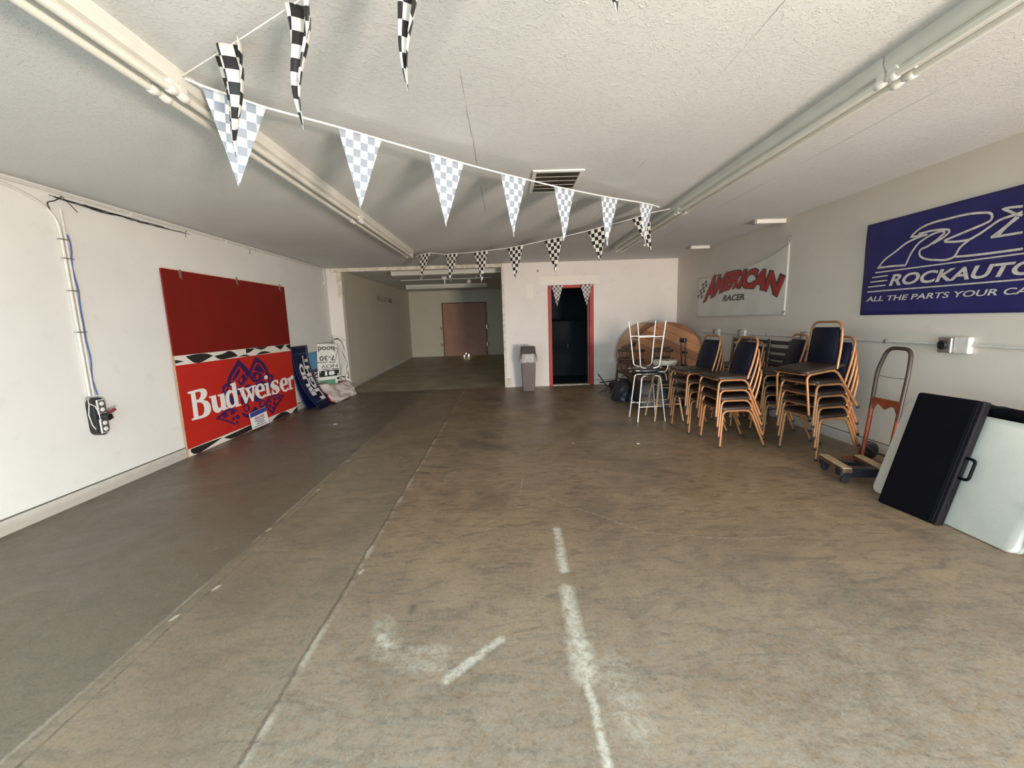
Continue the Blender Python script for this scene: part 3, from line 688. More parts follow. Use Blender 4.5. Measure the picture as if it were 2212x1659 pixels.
# the string closest to the camera: limp and folded pennants
def limp_string():
    A = Vector((-1.42, 2.10, 0)); Bp = Vector((1.80, .0, 0)); d = Bp - A; L = d.length; d.normalize()
    t = thing('pennant_string', 'string of limp folded black and white checkered pennants nearest the camera', 'pennant string', (A.x, A.y, 2.52), 0, 'checkered pennant strings')
    o = Vector((A.x, A.y, 2.52)); nrm = Vector((-d.y, d.x, 0))
    P = lambda s, z: A + d * s + Vector((0, 0, z)) - o
    zz = lambda s: 2.52 - .07 * math.sin(PI * s / L)
    mb = MB(); mb.tube([P(L * k / 20, zz(L * k / 20)) for k in range(21)], .0026, 6)
    mb.build('cord', M['cord'], t)
    # s0, s1 along the cord, tip s, length, gather (how far the cloth is drawn together)
    for k, (s0, s1, st, ln, ga, kink) in enumerate([(.31, .53, .39, .41, .34, .008), (.82, .98, .855, .40, .34, .010), (1.31, 1.47, 1.385, .41, .40, .008), (1.9, 2.1, 2.0, .42, .3, .01), (2.45, 2.65, 2.57, .42, .3, .012)]):
        m2 = MB(); uv = []
        NU, NV = 20, 24; nsq = 6
        rnd = random.Random(k); ph = rnd.uniform(0, 6)
        for j in range(NV + 1):
            v = j / NV; s = 1 - v
            for i in range(NU + 1):
                u = i / NU
                c = s0 + (s1 - s0) * .5; c = c * (1 - v) + st * v
                half = (s1 - s0) * .5 * s
                x = c + (u * 2 - 1) * half + kink * math.sin(v * 7)
                dep = math.sin((u * 2 - 1) * PI * 1.5 + ph) * ga * .085 * s + .008 * math.sin(v * 6 + ph)
                z = zz(x) - ln * v
                p = P(x, z) + nrm * dep
                m2.v.append(tuple(p)); uv.append(((.5 + (u - .5) * s) * nsq, v * 9.5))
        for j in range(NV):
            for i in range(NU):
                q = j * (NU + 1) + i
                m2.f.append((q, q + 1, q + NU + 2, q + NU + 1)); m2.m.append(0)
        m2.build('pennant', M['check_black'], t, smooth=True, solid=.0006, uv=uv)
limp_string()

# two pennants over the red doorway
def door_string():
    t = thing('pennant_string', 'short string with two checkered pennants over the red framed doorway', 'pennant string', (.90, YB - .05, 2.075), 0, 'checkered pennant strings')
    MB().tube([(0, 0, 0), (.95, 0, .01)], .003, 6).build('cord', M['cord'], t)
    pennant_mesh((.07, -.004, -.003), (.31, -.004, -.0), (.175, -.004, -.44), (0, 1, 0), 3, 0, M['check_door'], t)
    pennant_mesh((.66, -.004, 0), (.91, -.004, .005), (.785, -.004, -.43), (0, 1, 0), 4, 0, M['check_door'], t)
door_string()

# ------------------------------------------------------------------ long tube lights
def strip_light(x, y0, label, name='fluorescent_light', L=2.44, horiz=False, tubes=True, z=ZC, group='eight foot strip lights on the ceiling'):
    t = thing(name, label, 'ceiling light', (x, y0, z), -PI / 2 if horiz else 0, group)
    w = .065
    h = MB()
    prof = [(-w, 0), (-w, -.040), (-w + .012, -.062), (-.030, -.068), (-.030, -.080), (.030, -.080), (.030, -.068), (w - .012, -.062), (w, -.040), (w, 0)]
    vs = [(p[0], yy, p[1]) for yy in (.004, L - .004) for p in prof]; n = len(prof)
    fs = [(i, (i + 1) % n, (i + 1) % n + n, i + n) for i in range(n)] + [tuple(range(n)), tuple(range(2 * n - 1, n - 1, -1))]
    h.add(vs, fs).build('housing', M['white_enamel'], t)
    if tubes:
        for sx in (-1, 1):
            MB().tube([(sx * .040, .055, -.100), (sx * .040, L - .055, -.100)], .0165, 12).build('tube', M['tube'], t, smooth=True)
            for yy, dr in ((.0, 1), (L, -1)):
                m = MB()
                m.tube([(sx * .040, yy + dr * .006, -.100), (sx * .040, yy + dr * .030, -.100), (sx * .040, yy + dr * .050, -.100), (sx * .040, yy + dr * .058, -.100)], .02, 12, radii=[.015, .022, .022, .018])
                m.box(sx * .040 - .012, sx * .040 + .012, min(yy + dr * .008, yy + dr * .05), max(yy + dr * .008, yy + dr * .05), -.088, -.060)
                m.build('lamp_holder', M['holder'], t, smooth=True)
    return t
XLF, XRF = -1.490, 1.880
for k, (y, w_) in enumerate([(-.34, 'nearest the camera'), (2.10, 'middle one'), (4.54, 'farthest one, ending by the wide opening')]):
    strip_light(XLF, y, 'twin tube strip light in the left ceiling row, %s' % w_)
for k, (y, w_) in enumerate([(-.30, 'nearest the camera'), (2.14, 'middle one'), (4.58, 'farthest one, ending by the back wall')]):
    strip_light(XRF, y, 'twin tube strip light in the right ceiling row, %s' % w_)
strip_light(-2.42, 9.35, 'twin tube strip light just inside the wide opening, running crosswise', horiz=True, group='strip lights in the room beyond')
strip_light(-2.95, 13.0, 'twin tube strip light deepest in the room beyond the opening, running crosswise', horiz=True, group='strip lights in the room beyond')
t = thing('ceiling_conduit', 'thin white pipe with a hanging box between the two lights of the room beyond', 'pipe', (-2.6, 10.9, ZC - .06))
MB().tube([(0, 0, 0), (2.3, 0, 0)], .011, 8).box(.5, .52, -.01, .01, 0, .055).box(1.9, 1.92, -.01, .01, 0, .055).build('pipe', M['conduit'], t)
MB().box(1.05, 1.16, -.04, .04, -.01, .055).tube([(1.11, 0, -.01), (1.11, 0, -.13)], .018, 8).build('box', M['holder'], t)
MB().lathe([(.0, -.09), (.05, -.085), (.065, -.05), (.05, -.01), (.04, .0)], (1.65, .9, .055), 16).build('dome', M['holder'], t, smooth=True)
# two short fixtures by the right wall
for y, ln, lab in ((5.50, .42, 'short white batten on the ceiling by the right wall, above the white banner'), (7.36, .34, 'short white batten on the ceiling nearest the back right corner')):
    t = thing('ceiling_batten', lab, 'batten', (3.18, y, ZC), 0, 'short ceiling battens by the right wall')
    MB().box(0.03, ln, -.03, .03, -.050, 0).build('body', M['white_enamel'], t, bevel=.004)
    MB().box(0.0, .03, -.034, .034, -.055, 0).build('end_cap', M['steel'], t, bevel=.003)

# ------------------------------------------------------------------ ceiling vent
t = thing('ceiling_vent', 'white slotted air vent in the ceiling behind the pennant cord', 'vent', (.465, 3.80, ZC))
f = MB()
wx, wy = .205, .29
f.box(-wx, wx, -wy, -wy + .035, -.012, 0).box(-wx, wx, wy - .035, wy, -.012, 0).box(-wx, -wx + .03, -wy + .035, wy - .035, -.012, 0).box(wx - .03, wx, -wy + .035, wy - .035, -.012, 0)
f.build('frame', M['white_enamel'], t)
s = MB()
for k in range(1, 5): s.box(-wx + .03, wx - .03, -wy + .035 + k * (2 * wy - .07) / 5 - .0025, -wy + .035 + k * (2 * wy - .07) / 5 + .0025, -.011, -.009)
s.build('crossbar', M['white_enamel'], t)
s = MB()
for k in range(40):
    x = -wx + .034 + k * (2 * wx - .068) / 39
    s.obox((x, -wy + .035, -.010), (.0012, 0, 0), (0, 2 * wy - .07, 0), (.004, 0, .009))
s.build('louvre', mat('vent louvre', (.33, .28, .20), .5), t)
MB().box(-wx + .03, wx - .03, -wy + .035, wy - .035, -.0012, -.0005).build('duct', mat('dark duct', (.02, .015, .01), .9), t)

# ------------------------------------------------------------------ red boards on the left wall
BX = XL + .024
wallmap = lambda x: (lambda u, v, w=0: Vector((x + w, 4.54 + u, v)))
t = thing('red_panel', 'plain dark red panel mounted above the beer sign on the left wall', 'panel', (BX, 4.54, 1.13))
MB().box(0, .014, 0, 2.46, 0, .915).build('board', M['red_dark'], t, bevel=.002)
MB().box(0, .016, 0, 2.46, .915, .925).build('top_trim', mat('bare wood edge', (.72, .60, .42), .6), t)
for y, z in ((.26, .86), (1.25, .88), (2.32, .88)):
    m = MB(); m.box(.014, .020, y - .015, y + .012, z - .02, z + .065).tube([(.02, y, z - .02), (.03, y, z - .035), (.022, y, z - .045)], .003, 6)
    m.build('hook', M['steel'], t)
sgn = thing('beer_sign', 'red beer sign with white lettering and checkered borders standing against the left wall', 'sign', (BX, 4.54, 0))
MB().box(0, .014, 0, 2.46, 0, 1.128).build('board', M['red_board'], sgn, bevel=.002)
def decal(name, polys, m, parent, off, smooth_=True, it=2):
    me = fill2d([soften([tuple(p) for p in q], it) if smooth_ else [tuple(p) for p in q] for q in polys])
    for v in me.vertices: v.co = Vector((off + v.co.z, v.co.x, v.co.y))
    return meshobj(name, me, m, parent)
cr = [[(.003, 1.022), (2.457, 1.016), (2.457, 1.126), (.003, 1.126)], [(.003, .004), (2.457, .004), (2.457, .082), (.003, .090)]]
decal('border', cr, M['cream_print'], sgn, .0150, False)
inside = []
for q in D['bw_swoosh']:
    inside.append([(min(2.456, max(.004, p[0])), min(1.125, max(.005, p[1]))) for p in q])
inside.append([(.004, 1.085), (.13, 1.06), (.004, 1.045)])
decal('flag_pattern', inside, M['black_print'], sgn, .0165, True, 1)
decal('emblem', D['bw_emblem'], M['purple_print'], sgn, .0158)
for q in D['bw_engine']: decal('emblem_detail', [q], M['purple_print'], sgn, .0152)
L_ = D['bw_letters']
for grp in ((0, 1, 2), (3,), (4, 5), (6,), (7, 8), (9, 10), (11,), (12, 13), (14,)):
    decal('letter', [L_[k] for k in grp], M['white_print'], sgn, .0178)
MB().box(-.002, .0155, -.006, 0, 0, 1.128).build('edge_trim', M['light_wood'], sgn)
# small poster propped on the sign
t = thing('small_poster', 'small white printed flyer propped against the foot of the beer sign', 'flyer', (BX + .05, 5.62, .0))
m = MB(); m.add([(.03, 0, .03), (.035, .40, .035), (0, .41, .27), (-.005, .02, .25)], [(0, 1, 2, 3)])
m.build('sheet', M['white_print'], t, solid=.002)
def onfly(u, v, w=0):
    a = Vector((.03, 0, .03)).lerp(Vector((.035, .40, .035)), u); b = Vector((-.005, .02, .25)).lerp(Vector((0, .41, .27)), u)
    return a.lerp(b, v) + Vector((.004 + w, 0, 0))
fl = MB(); fl.add([onfly(.02, .72), onfly(.98, .74), onfly(.99, .99), onfly(.03, .99)], [(0, 1, 2, 3)])
fl.build('blue_header', mat('blue ink', (.03, .05, .25), .5), t)
me = remap(textmesh('BOLIVAR', .02), lambda u, v, w: onfly(.25 + u * .55, .48 + v * .18)); meshobj('lettering', me, mat('red blue ink', (.30, .04, .12), .5), t)
fl = MB()
for a, b_, z0 in ((.2, .8, .40), (.3, .72, .30), (.25, .75, .20), (.1, .85, .08)):
    fl.add([onfly(a, z0), onfly(b_, z0), onfly(b_, z0 + .035), onfly(a, z0 + .035)], [(0, 1, 2, 3)])
fl.build('rule_lines', mat('dark blue ink', (.03, .03, .12), .5), t)

# ------------------------------------------------------------------ curved blue boards leaning by the sign
def curved_board(name, label, y0, y1, top, bot, zt, m, group=None, skew=.0, cat='sign', th=.006):
    t = thing(name, label, cat, (XL, y0, 0), 0, group)
    def fn(u, v, w=0.0):
        vv = v
        x = top + (bot - top) * (1 - vv) ** 2.6
        z = zt * vv + .004
        return Vector((x + w, (y1 - y0) * u + skew * (1 - vv), z))
    mb = MB(); mb.sheet(lambda a, b_: fn(a, b_), 6, 20)
    mb.build('sheet', m, t, smooth=True, solid=th)
    return t, fn
t, fn = curved_board('navy_sign', 'bent navy board with bold white lettering, leaning beside the beer sign', 7.03, 7.60, .030, .40, 1.07, M['navy_board'], skew=.0)
M['navy_line'] = mat('blue line ink', (.10, .13, .30), .4)
rot = lambda w0, w1, h0, h1: (lambda u, v, w: fn(w1 - (w1 - w0) * v, h0 + (h1 - h0) * u, .0045 + .001))
def sub(me, n=1):
    bm = bmesh.new(); bm.from_mesh(me); bmesh.ops.triangulate(bm, faces=bm.faces)
    bmesh.ops.subdivide_edges(bm, edges=[e for e in bm.edges if e.calc_length() > .12], cuts=2, use_grid_fill=False); bm.to_mesh(me); bm.free(); return me
meshobj('lettering', remap(sub(textmesh('BUD', .045)), rot(.25, .53, .20, .72)), M['white_print'], t)
meshobj('lettering', remap(sub(textmesh('LIGHT', .045)), rot(.56, .87, .11, .84)), M['white_print'], t)
ln = MB()
for (a0, a1, b0, b1) in ((.16, .17, .10, .88), (.90, .91, .10, .88), (.16, .91, .875, .882), (.16, .91, .10, .107)):
    ln.sheet(lambda a, b_: fn(a0 + (a1 - a0) * a, b0 + (b1 - b0) * b_, .0048), 2, 14)
ln.build('border_line', M['navy_line'], t)
t2, fn2 = curved_board('navy_sign', 'second navy board tucked behind the lettered one, only its edge showing', 7.02, 7.50, .014, .20, 1.04, M['navy_board'])
tb_, fnb = curved_board('blue_sign', 'narrow sky blue board standing behind the bent navy one', 7.62, 7.98, .02, .10, .93, M['sky_blue'])
lw = MB(); lw.sheet(lambda a, b_: fnb(.05 + .95 * a, .0 + .66 * b_, .005), 2, 8); lw.build('lower_field', M['navy_board'], tb_)
meshobj('lettering', remap(textmesh('SPEEDWAY', .02), lambda u, v, w: fnb(.85 - .5 * v, .10 + .52 * u, .007)), M['white_print'], tb_)

# white crumpled sheets with marker lettering in the corner by the opening
def rough_sheet(name, label, pts, m, seed, amp=.02, cat='poster', group=None):
    """pts: bottom-left, bottom-right, top-right, top-left in world"""
    a, b, c, d_ = [Vector(p) for p in pts]
    t = thing(name, label, cat, a, 0, group)
    n = (b - a).cross(d_ - a).normalized()
    if n.y > 0 and abs(n.y) > abs(n.x): n = -n
    if n.x < 0 and abs(n.x) > abs(n.y): n = -n
    def fn(u, v, w=0.0):
        p = a.lerp(b, u).lerp(d_.lerp(c, u), v)
        k = noise.noise(Vector((u * 3 + seed, v * 4, seed))) * amp + noise.noise(Vector((u * 7, v * 9 + seed, seed))) * amp * .4
        return p - a + n * (abs(k) + w)
    MB().sheet(lambda u, v: fn(u, v), 24, 30).build('sheet', m, t, smooth=True, solid=.0015)
    return t, fn
M['paper'] = mat('white poster sheet', (.70, .68, .62), .55)
def lines_on(fn, L, w, parent, m, name='drawn_line'):
    mb = ribbons(L, w)
    out = MB()
    for v in mb.v: out.v.append(tuple(fn(v[0], v[1], .003)))
    out.f = mb.f; out.m = mb.m
    return out.build(name, m, parent)
cor = YB - .03
t, fn = rough_sheet('poster', 'tall crumpled white poster with black outlines in the corner by the opening, rearmost', [(-3.50, YB - .16, .05), (-3.20, YB - .20, .05), (-3.29, YB - .05, 1.10), (-3.565, YB - .05, 1.22)], M['paper'], 2.3, .03, group='crumpled white posters')
lines_on(fn, [[(.05, .80), (.10, .93), (.45, .97), (.75, .90), (.80, .78)], [(.6, .75), (.95, .55), (.75, .42), (.9, .30)], [(.4, .28), (.95, .27), (.92, .42)]], .022, t, M['black_print'])
t, fn = rough_sheet('poster', 'crumpled white poster with upside down marker text and the number 18, leaning in front', [(-3.55, 7.86, .30), (-3.26, 8.20, .30), (-3.30, 8.32, 1.06), (-3.56, 7.98, 1.08)], M['paper'], 5.1, .02, group='crumpled white posters')
flip = lambda u0, u1, v0, v1: (lambda u, v, w: fn(u1 - (u1 - u0) * u, v1 - (v1 - v0) * v, .004))
meshobj('lettering', remap(textmesh('hood', .01), flip(.05, .80, .80, .93)), M['black_print'], t)
meshobj('lettering', remap(textmesh('7-30', .01), flip(.10, .80, .58, .70)), M['black_print'], t)
meshobj('lettering', remap(textmesh('NOV', .0), flip(.15, .90, .40, .48)), M['black_print'], t)
bl = MB(); bl.sheet(lambda u, v: fn(.05 + .9 * u, .19 + .15 * v, .003), 8, 4); bl.build('black_band', M['black_print'], t)
meshobj('lettering', remap(textmesh('18', .05), lambda u, v, w: fn(.30 + .45 * u, .215 + .105 * v, .006)), M['white_print'], t)
bl = MB(); bl.sheet(lambda u, v: fn(.03 + .72 * u, .0 + .11 * v, .003), 8, 4); bl.build('green_band', M['green_print'], t)
bl = MB(); bl.add([fn(.84, .09, .004), fn(.96, .09, .004), fn(.96, .15, .004), fn(.84, .15, .004)], [(0, 1, 2, 3)]); bl.add([fn(.86, .0, .004), fn(.98, .0, .004), fn(.98, .05, .004), fn(.86, .05, .004)], [(0, 1, 2, 3)]); bl.build('black_square', M['black_print'], t)
lines_on(fn, [[(.0, .55), (.8, .53), (.98, .86), (.62, .92)], [(.03, .38), (.95, .36)]], .016, t, M['black_print'])
# crumpled sheet on the floor
t = thing('plastic_sheet', 'crumpled pinkish white plastic sheet with a red hem on the floor in the corner', 'sheet', (-3.35, 7.9, 0))
def crumple(u, v):
    a = Vector((-.16, -.22, .34)).lerp(Vector((.05, .72, .26)), u); b = Vector((.20, -.36, .0)).lerp(Vector((.26, .62, .0)), u)
    p = a.lerp(b, v)
    k = noise.noise(Vector((u * 4, v * 4, 1.7))) * .07 + abs(noise.noise(Vector((u * 9, v * 8, 3)))) * .05
    p += Vector((.75, 0, .45)) * (k + .06 * math.sin(v * PI))
    p.z = max(p.z - .08 * math.sin(v * PI) * (1 - u), .004)
    return p
MB().sheet(crumple, 26, 20).build('sheet', M['pink_cloth'], t, smooth=True, solid=.002)
MB().tube([crumple(0, k / 14) + Vector((.006, -.006, .006)) for k in range(15)], .009, 6).build('hem', M['red_hem'], t, smooth=True)
MB().tube([crumple(k / 14, 0) + Vector((.004, 0, .006)) for k in range(15)], .005, 6).build('hem', M['red_hem'], t, smooth=True)

# ------------------------------------------------------------------ conduits and outlets, left wall
t = thing('wall_conduit', 'painted conduit along the top of the left wall under the ceiling', 'conduit', (XL, 0, 0))
MB().tube(bend([(.022, -.4, 2.518), (.022, 8.62, 2.518), (.022, 8.64, 2.28)], .08), .011, 8).build('pipe', M['conduit'], t, smooth=True)
for y in (1.5, 2.9, 4.3, 5.7, 7.1, 8.3): MB().box(0, .036, y - .008, y + .008, 2.500, 2.534).build('clip', M['conduit'], t)
MB().box(0, .03, 8.61, 8.67, 2.22, 2.285).build('end_box', M['conduit'], t, bevel=.004)
w = MB()
rnd = random.Random(3)
for k in range(9):
    y0 = rnd.uniform(3.55, 3.9); L = rnd.uniform(.5, 1.5); z0 = 2.485
    w.tube([(.012 + rnd.uniform(0, .02), y0 + L * i / 8, z0 - .012 * math.sin(PI * i / 8) * rnd.uniform(.5, 2) - rnd.uniform(0, .006)) for i in range(9)], .0022, 5)
w.tube(bend([(.02, 3.66, 2.50), (.02, 3.60, 2.45), (.03, 3.52, 2.42), (.02, 3.55, 2.36)], .03), .004, 6)
w.tube(bend([(.02, 3.66, 2.50), (.03, 3.72, 2.44), (.03, 3.76, 2.40)], .03), .003, 6)
for y in (5.0, 6.2): w.tube(bend([(.03, y, 2.505), (.035, y - .03, 2.47), (.03, y - .02, 2.43)], .02), .0025, 5)
w.build('loose_wire', M['black_plastic'], t)
t = thing('wall_conduit', 'pair of white conduits bending down the left wall to the outlet cluster', 'conduit', (XL, 0, 0))
MB().tube(bend([(.016, -.4, 2.485), (.016, 3.30, 2.485), (.016, 3.60, 2.36), (.016, 3.595, .86)], .22, 8), .011, 8).build('pipe', M['conduit'], t, smooth=True)
MB().tube(bend([(.016, 3.635, 2.40), (.016, 3.630, .86)], .1), .009, 8).build('pipe', M['conduit'], t, smooth=True)
MB().tube([(.020 + .006 * math.sin(k), 3.652 + .006 * math.sin(k * 1.3), 2.20 - k * .067) for k in range(21)], .005, 6).build('blue_cable', M['blue_cable'], t, smooth=True)
for z in (2.15, 2.0, 1.74, 1.40): MB().box(0, .030, 3.575, 3.66, z, z + .008).build('strap', M['steel'], t)
t = thing('outlet_cluster', 'black power outlet cluster with four sockets hanging low on the left wall', 'outlet', (XL, 3.61, .68))
bx = MB()
prof = [(math.cos(a) * .055, math.sin(a) * .055) for a in [PI * k / 8 for k in range(9)]]
ol = [(p[0], p[1] + .11) for p in prof] + [(-p[0], -p[1] - .11) for p in prof]
vs = [(xx, p[0], p[1]) for xx in (.0, .075) for p in ol]; n = len(ol)
bx.add(vs, [(i, (i + 1) % n, (i + 1) % n + n, i + n) for i in range(n)] + [tuple(range(n)), tuple(range(2 * n - 1, n - 1, -1))])
bx.build('body', M['black_plastic'], t, bevel=.008)
for z in (.085, -.085):
    MB().box(.075, .084, -.034, .036, z - .062, z + .062).build('cover_plate', M['outlet_white'], t, bevel=.003)
    q = MB().box(.084, .087, -.024, .030, z - .055, z + .055).build('socket_face', M['outlet_grey'], t)
    for dz in (.026, -.026):
        m = MB().lathe([(.0185, 0), (.0185, .004), (.015, .006)], (.087, .003, z + dz), 14, axis='X'); m.build('socket', M['outlet_white'], t)
MB().tube([(.075, .0, 0), (.135, .01, -.01)], .030, 12).build('plug', M['black_plastic'], t, smooth=True)
MB().tube([(.10, .03, .025), (.12, .055, .035), (.13, .075, .05)], .014, 8).tube([(.10, .03, -.02), (.12, .055, -.022)], .013, 8).build('red_plug', M['red_plastic'], t)
MB().tube([(.05, -.065, .17), (.07, -.09, .13), (.08, -.05, .10), (.088, -.035, .04), (.086, -.03, -.04), (.08, -.03, -.10)], .004, 6).tube([(.04, -.055, .12), (.045, -.08, .03), (.05, -.07, -.06), (.06, -.045, -.12)], .004, 6).build('cord', M['conduit'], t, smooth=True)
MB().lathe([(.010, 0), (.013, .02), (.006, .03)], (.04, -.07, .165), 8, axis='X').build('cord_end', M['steel'], t)

# ------------------------------------------------------------------ right wall conduit, outlets and banners
t = thing('wall_conduit', 'white conduit running along the right wall above the chairs', 'conduit', (XR, 0, 1.085))
MB().tube([(-.014, .5, 0), (-.014, 7.6, 0)], .011, 8).build('pipe', M['conduit'], t, smooth=True)
for y in (1.8, 3.9, 5.7): MB().box(-.028, 0, y - .01, y + .01, -.018, .018).build('clip', M['steel'], t)
for (y, lab, blk) in ((7.06, 'small white junction box on the right wall conduit by the round tables', 1), (6.30, 'white junction box on the right wall conduit above the ladder back chairs', 1), (4.93, 'small white box on the right wall conduit behind the tallest chair stack', 0)):
    t = thing('junction_box', lab, 'junction box', (XR, y, 1.085), 0, 'boxes on the right wall conduit')
    MB().box(-.04, 0, -.085, .035, -.05, .055).build('box', M['conduit'], t, bevel=.005)
    MB().box(-.060, 0, .035, .060, -.055, .060).build('face', M['outlet_grey'] if blk else M['dark_wood'], t, bevel=.003)
t = thing('power_outlet', 'heavy duty outlet with a round black socket and white box on the right wall', 'outlet', (XR, 3.27, 1.085))
MB().box(-.045, 0, -.11, .0, -.065, .065).build('white_box', M['conduit'], t, bevel=.008)
MB().box(-.065, 0, .0, .105, -.065, .06).build('cover_plate', M['steel'], t, bevel=.008)
MB().lathe([(.035, .0), (.036, -.02), (.030, -.025), (.026, -.012), (.0, -.01)], (-.065, .055, -.002), 20, axis='X').build('socket', M['black_plastic'], t)

# white banner with red lettering
def wall_banner(name, label, y_left, z0, w_, h_, fnz, m, nu=40, nv=20, seed=1.0, amp=.012):
    t = thing(name, label, 'banner', (XR, y_left, z0))
    def fn(u, v, w=0.0):      # u metres to the right, v metres up, w towards the room
        k = abs(noise.noise(Vector((u * 1.7 + seed, v * 2.3, seed)))) * amp
        return Vector((-.010 - k - w, -u, v))
    MB().sheet(lambda a, b_: fn(*fnz(a, b_)), nu, nv).build('cloth', m, t, smooth=True, solid=.001)
    return t, fn
def ambound(a, b_):
    lo = .02; le = .04; u0 = .07; u1 = 2.55
    top = .70 + (.06 if a < .4 else 0) * 0 + max(0, (a - .45) / .55) ** 2.2 * .20 - .03 * math.sin(PI * min(1, a * 2.2))
    return (u0 + (u1 - u0) * a + .03 * b_, .0 + top * b_)
t, fn = wall_banner('wall_banner', 'creased white banner with arched red lettering on the right wall above the round tables', 7.92, 1.35, 2.6, .8, ambound, M['banner_white'], 60, 24, 4.2, .014)
def curve_at(L, s):
    n = len(L) - 1
    # parametrise by x
    x0, x1 = L[0][0], L[-1][0]; x = x0 + (x1 - x0) * s
    for i in range(n):
        if L[i + 1][0] >= x or i == n - 1:
            a, b_ = L[i], L[i + 1]; k = (x - a[0]) / (b_[0] - a[0]); return (x, a[1] + (b_[1] - a[1]) * k)
def amw(ext):
    def f_(u, v, w):
        B0 = curve_at(D['am_bot'], u); T0 = curve_at(D['am_top'], u)
        v = v * (1 + 2 * ext) - ext
        x = B0[0] + (T0[0] - B0[0]) * v; y = B0[1] + (T0[1] - B0[1]) * v
        return fn(x, y, .004 + w + (.002 if ext == 0 else 0))
    return f_
def subm(me, lim, cuts=3):
    bm = bmesh.new(); bm.from_mesh(me); bmesh.ops.triangulate(bm, faces=bm.faces)
    for _ in range(2):
        bmesh.ops.subdivide_edges(bm, edges=[e for e in bm.edges if e.calc_length() > lim], cuts=1); bmesh.ops.triangulate(bm, faces=bm.faces)
    bm.to_mesh(me); bm.free(); return me
meshobj('letter_outline', remap(subm(textmesh('AMERICAN', .095, 0, .93, 0), .25), amw(.06)), M['black_print'], t)
meshobj('lettering', remap(subm(textmesh('AMERICAN', .045, 0, .98, 0), .25), amw(0)), M['banner_red'], t)
bil = lambda q, off, f_: (lambda u, v, w: f_(*[(q[0][0][i] + (q[0][1][i] - q[0][0][i]) * u) * (1 - v) + (q[1][0][i] + (q[1][1][i] - q[1][0][i]) * u) * v for i in (0, 1)], off))
meshobj('lettering', remap(textmesh('RACER', .03), bil(D['am_q'], .005, fn)), M['black_print'], t)
mb = MB(); q = [D['am_flag'][0], D['am_flag'][1]]
for i in range(3):
    for j in range(6):
        if (i + j) % 2 == 0:
            cs = [bil(q, .004, fn)((i + a) / 3, (j + b_) / 6, 0) for a, b_ in ((0, 0), (1, 0), (1, 1), (0, 1))]
            mb.add(cs, [(0, 1, 2, 3)])
mb.build('checked_flag', M['black_print'], t)
mb = MB(); mb.tube([fn(2.54, .89, .004), fn(2.58, .97, .006)], .012, 6).tube([fn(2.52, .02, .004), fn(2.55, .05, .006)], .008, 6).build('grommet', M['steel'], t)

t, fn = wall_banner('wall_banner', 'large violet blue banner with silver lettering on the right wall', 4.22, 1.33, 2.9, .865, lambda a, b_: (.0 + 2.9 * a, .865 * b_), M['banner_blue'], 60, 20, 9.0, .010)
def put(mb, f_, off=.004, name='x', m=None, parent=None):
    out = MB(); out.v = [tuple(f_(v[0], v[1], off)) for v in mb.v]; out.f = mb.f; out.m = mb.m
    return out.build(name, m, parent)
S_ = D['ra_strokes']
put(ribbons(S_[:9], .017), fn, .005, 'logo', M['banner_ink'], t)
ex = lambda L: [L[0], (2.75, L[0][1] + (L[-1][1] - L[0][1]) * 0.25)]
put(ribbons([ex(S_[9]), ex(S_[10])] + S_[11:], .012), fn, .005, 'stripe', M['banner_ink'], t)
me = textmesh('ROCKAUTO.COM', .03, .25, 1.0)
meshobj('lettering', remap(subm(me, .3), lambda u, v, w: fn(.30 + u * 1.62, .262 - .014 * u + (.104 - .01 * u) * v, .006)), M['banner_ink'], t)
me = textmesh('ALL THE PARTS YOUR CAR WILL EVER NEED', .02, .2)
meshobj('lettering', remap(subm(me, .5), lambda u, v, w: fn(.065 + u * 2.25, .130 - .01 * u + .048 * v, .006)), M['banner_ink'], t)
MB().add([fn(a, b_, .003) for a, b_ in ((.10, .175), (2.8, .165), (2.8, .42), (.20, .44))], [(0, 1, 2, 3)])

# ------------------------------------------------------------------ doorway with red frame
t = thing('door_frame', 'red painted wooden frame around the dark doorway in the back wall', 'door frame', (.91, YB, 0))
MB().box(-.012, .060, -.022, .13, 0, 2.02).build('jamb', M['door_red'], t, bevel=.003)
MB().box(.845, .928, -.022, .13, 0, 2.02).build('jamb', M['door_red'], t, bevel=.003)
MB().box(-.012, .928, -.022, .13, 2.02, 2.085).build('head', M['door_red'], t, bevel=.003)
MB().box(.815, .845, .05, .13, 0, 2.02).build('door_stop', mat('dull maroon paint', (.20, .045, .04), .5), t)
MB().box(.06, .845, -.01, .14, 0, .016).build('threshold', M['raw_wood'], t)
t = thing('store_cabinet', 'dim grey cabinet barely visible inside the dark doorway', 'cabinet', (1.0, 10.3, 0))
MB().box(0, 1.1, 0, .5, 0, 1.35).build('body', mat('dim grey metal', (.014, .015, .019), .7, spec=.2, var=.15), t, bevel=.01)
MB().box(.50, .53, -.02, 0, .7, .8).build('handle', M['groove'], t)

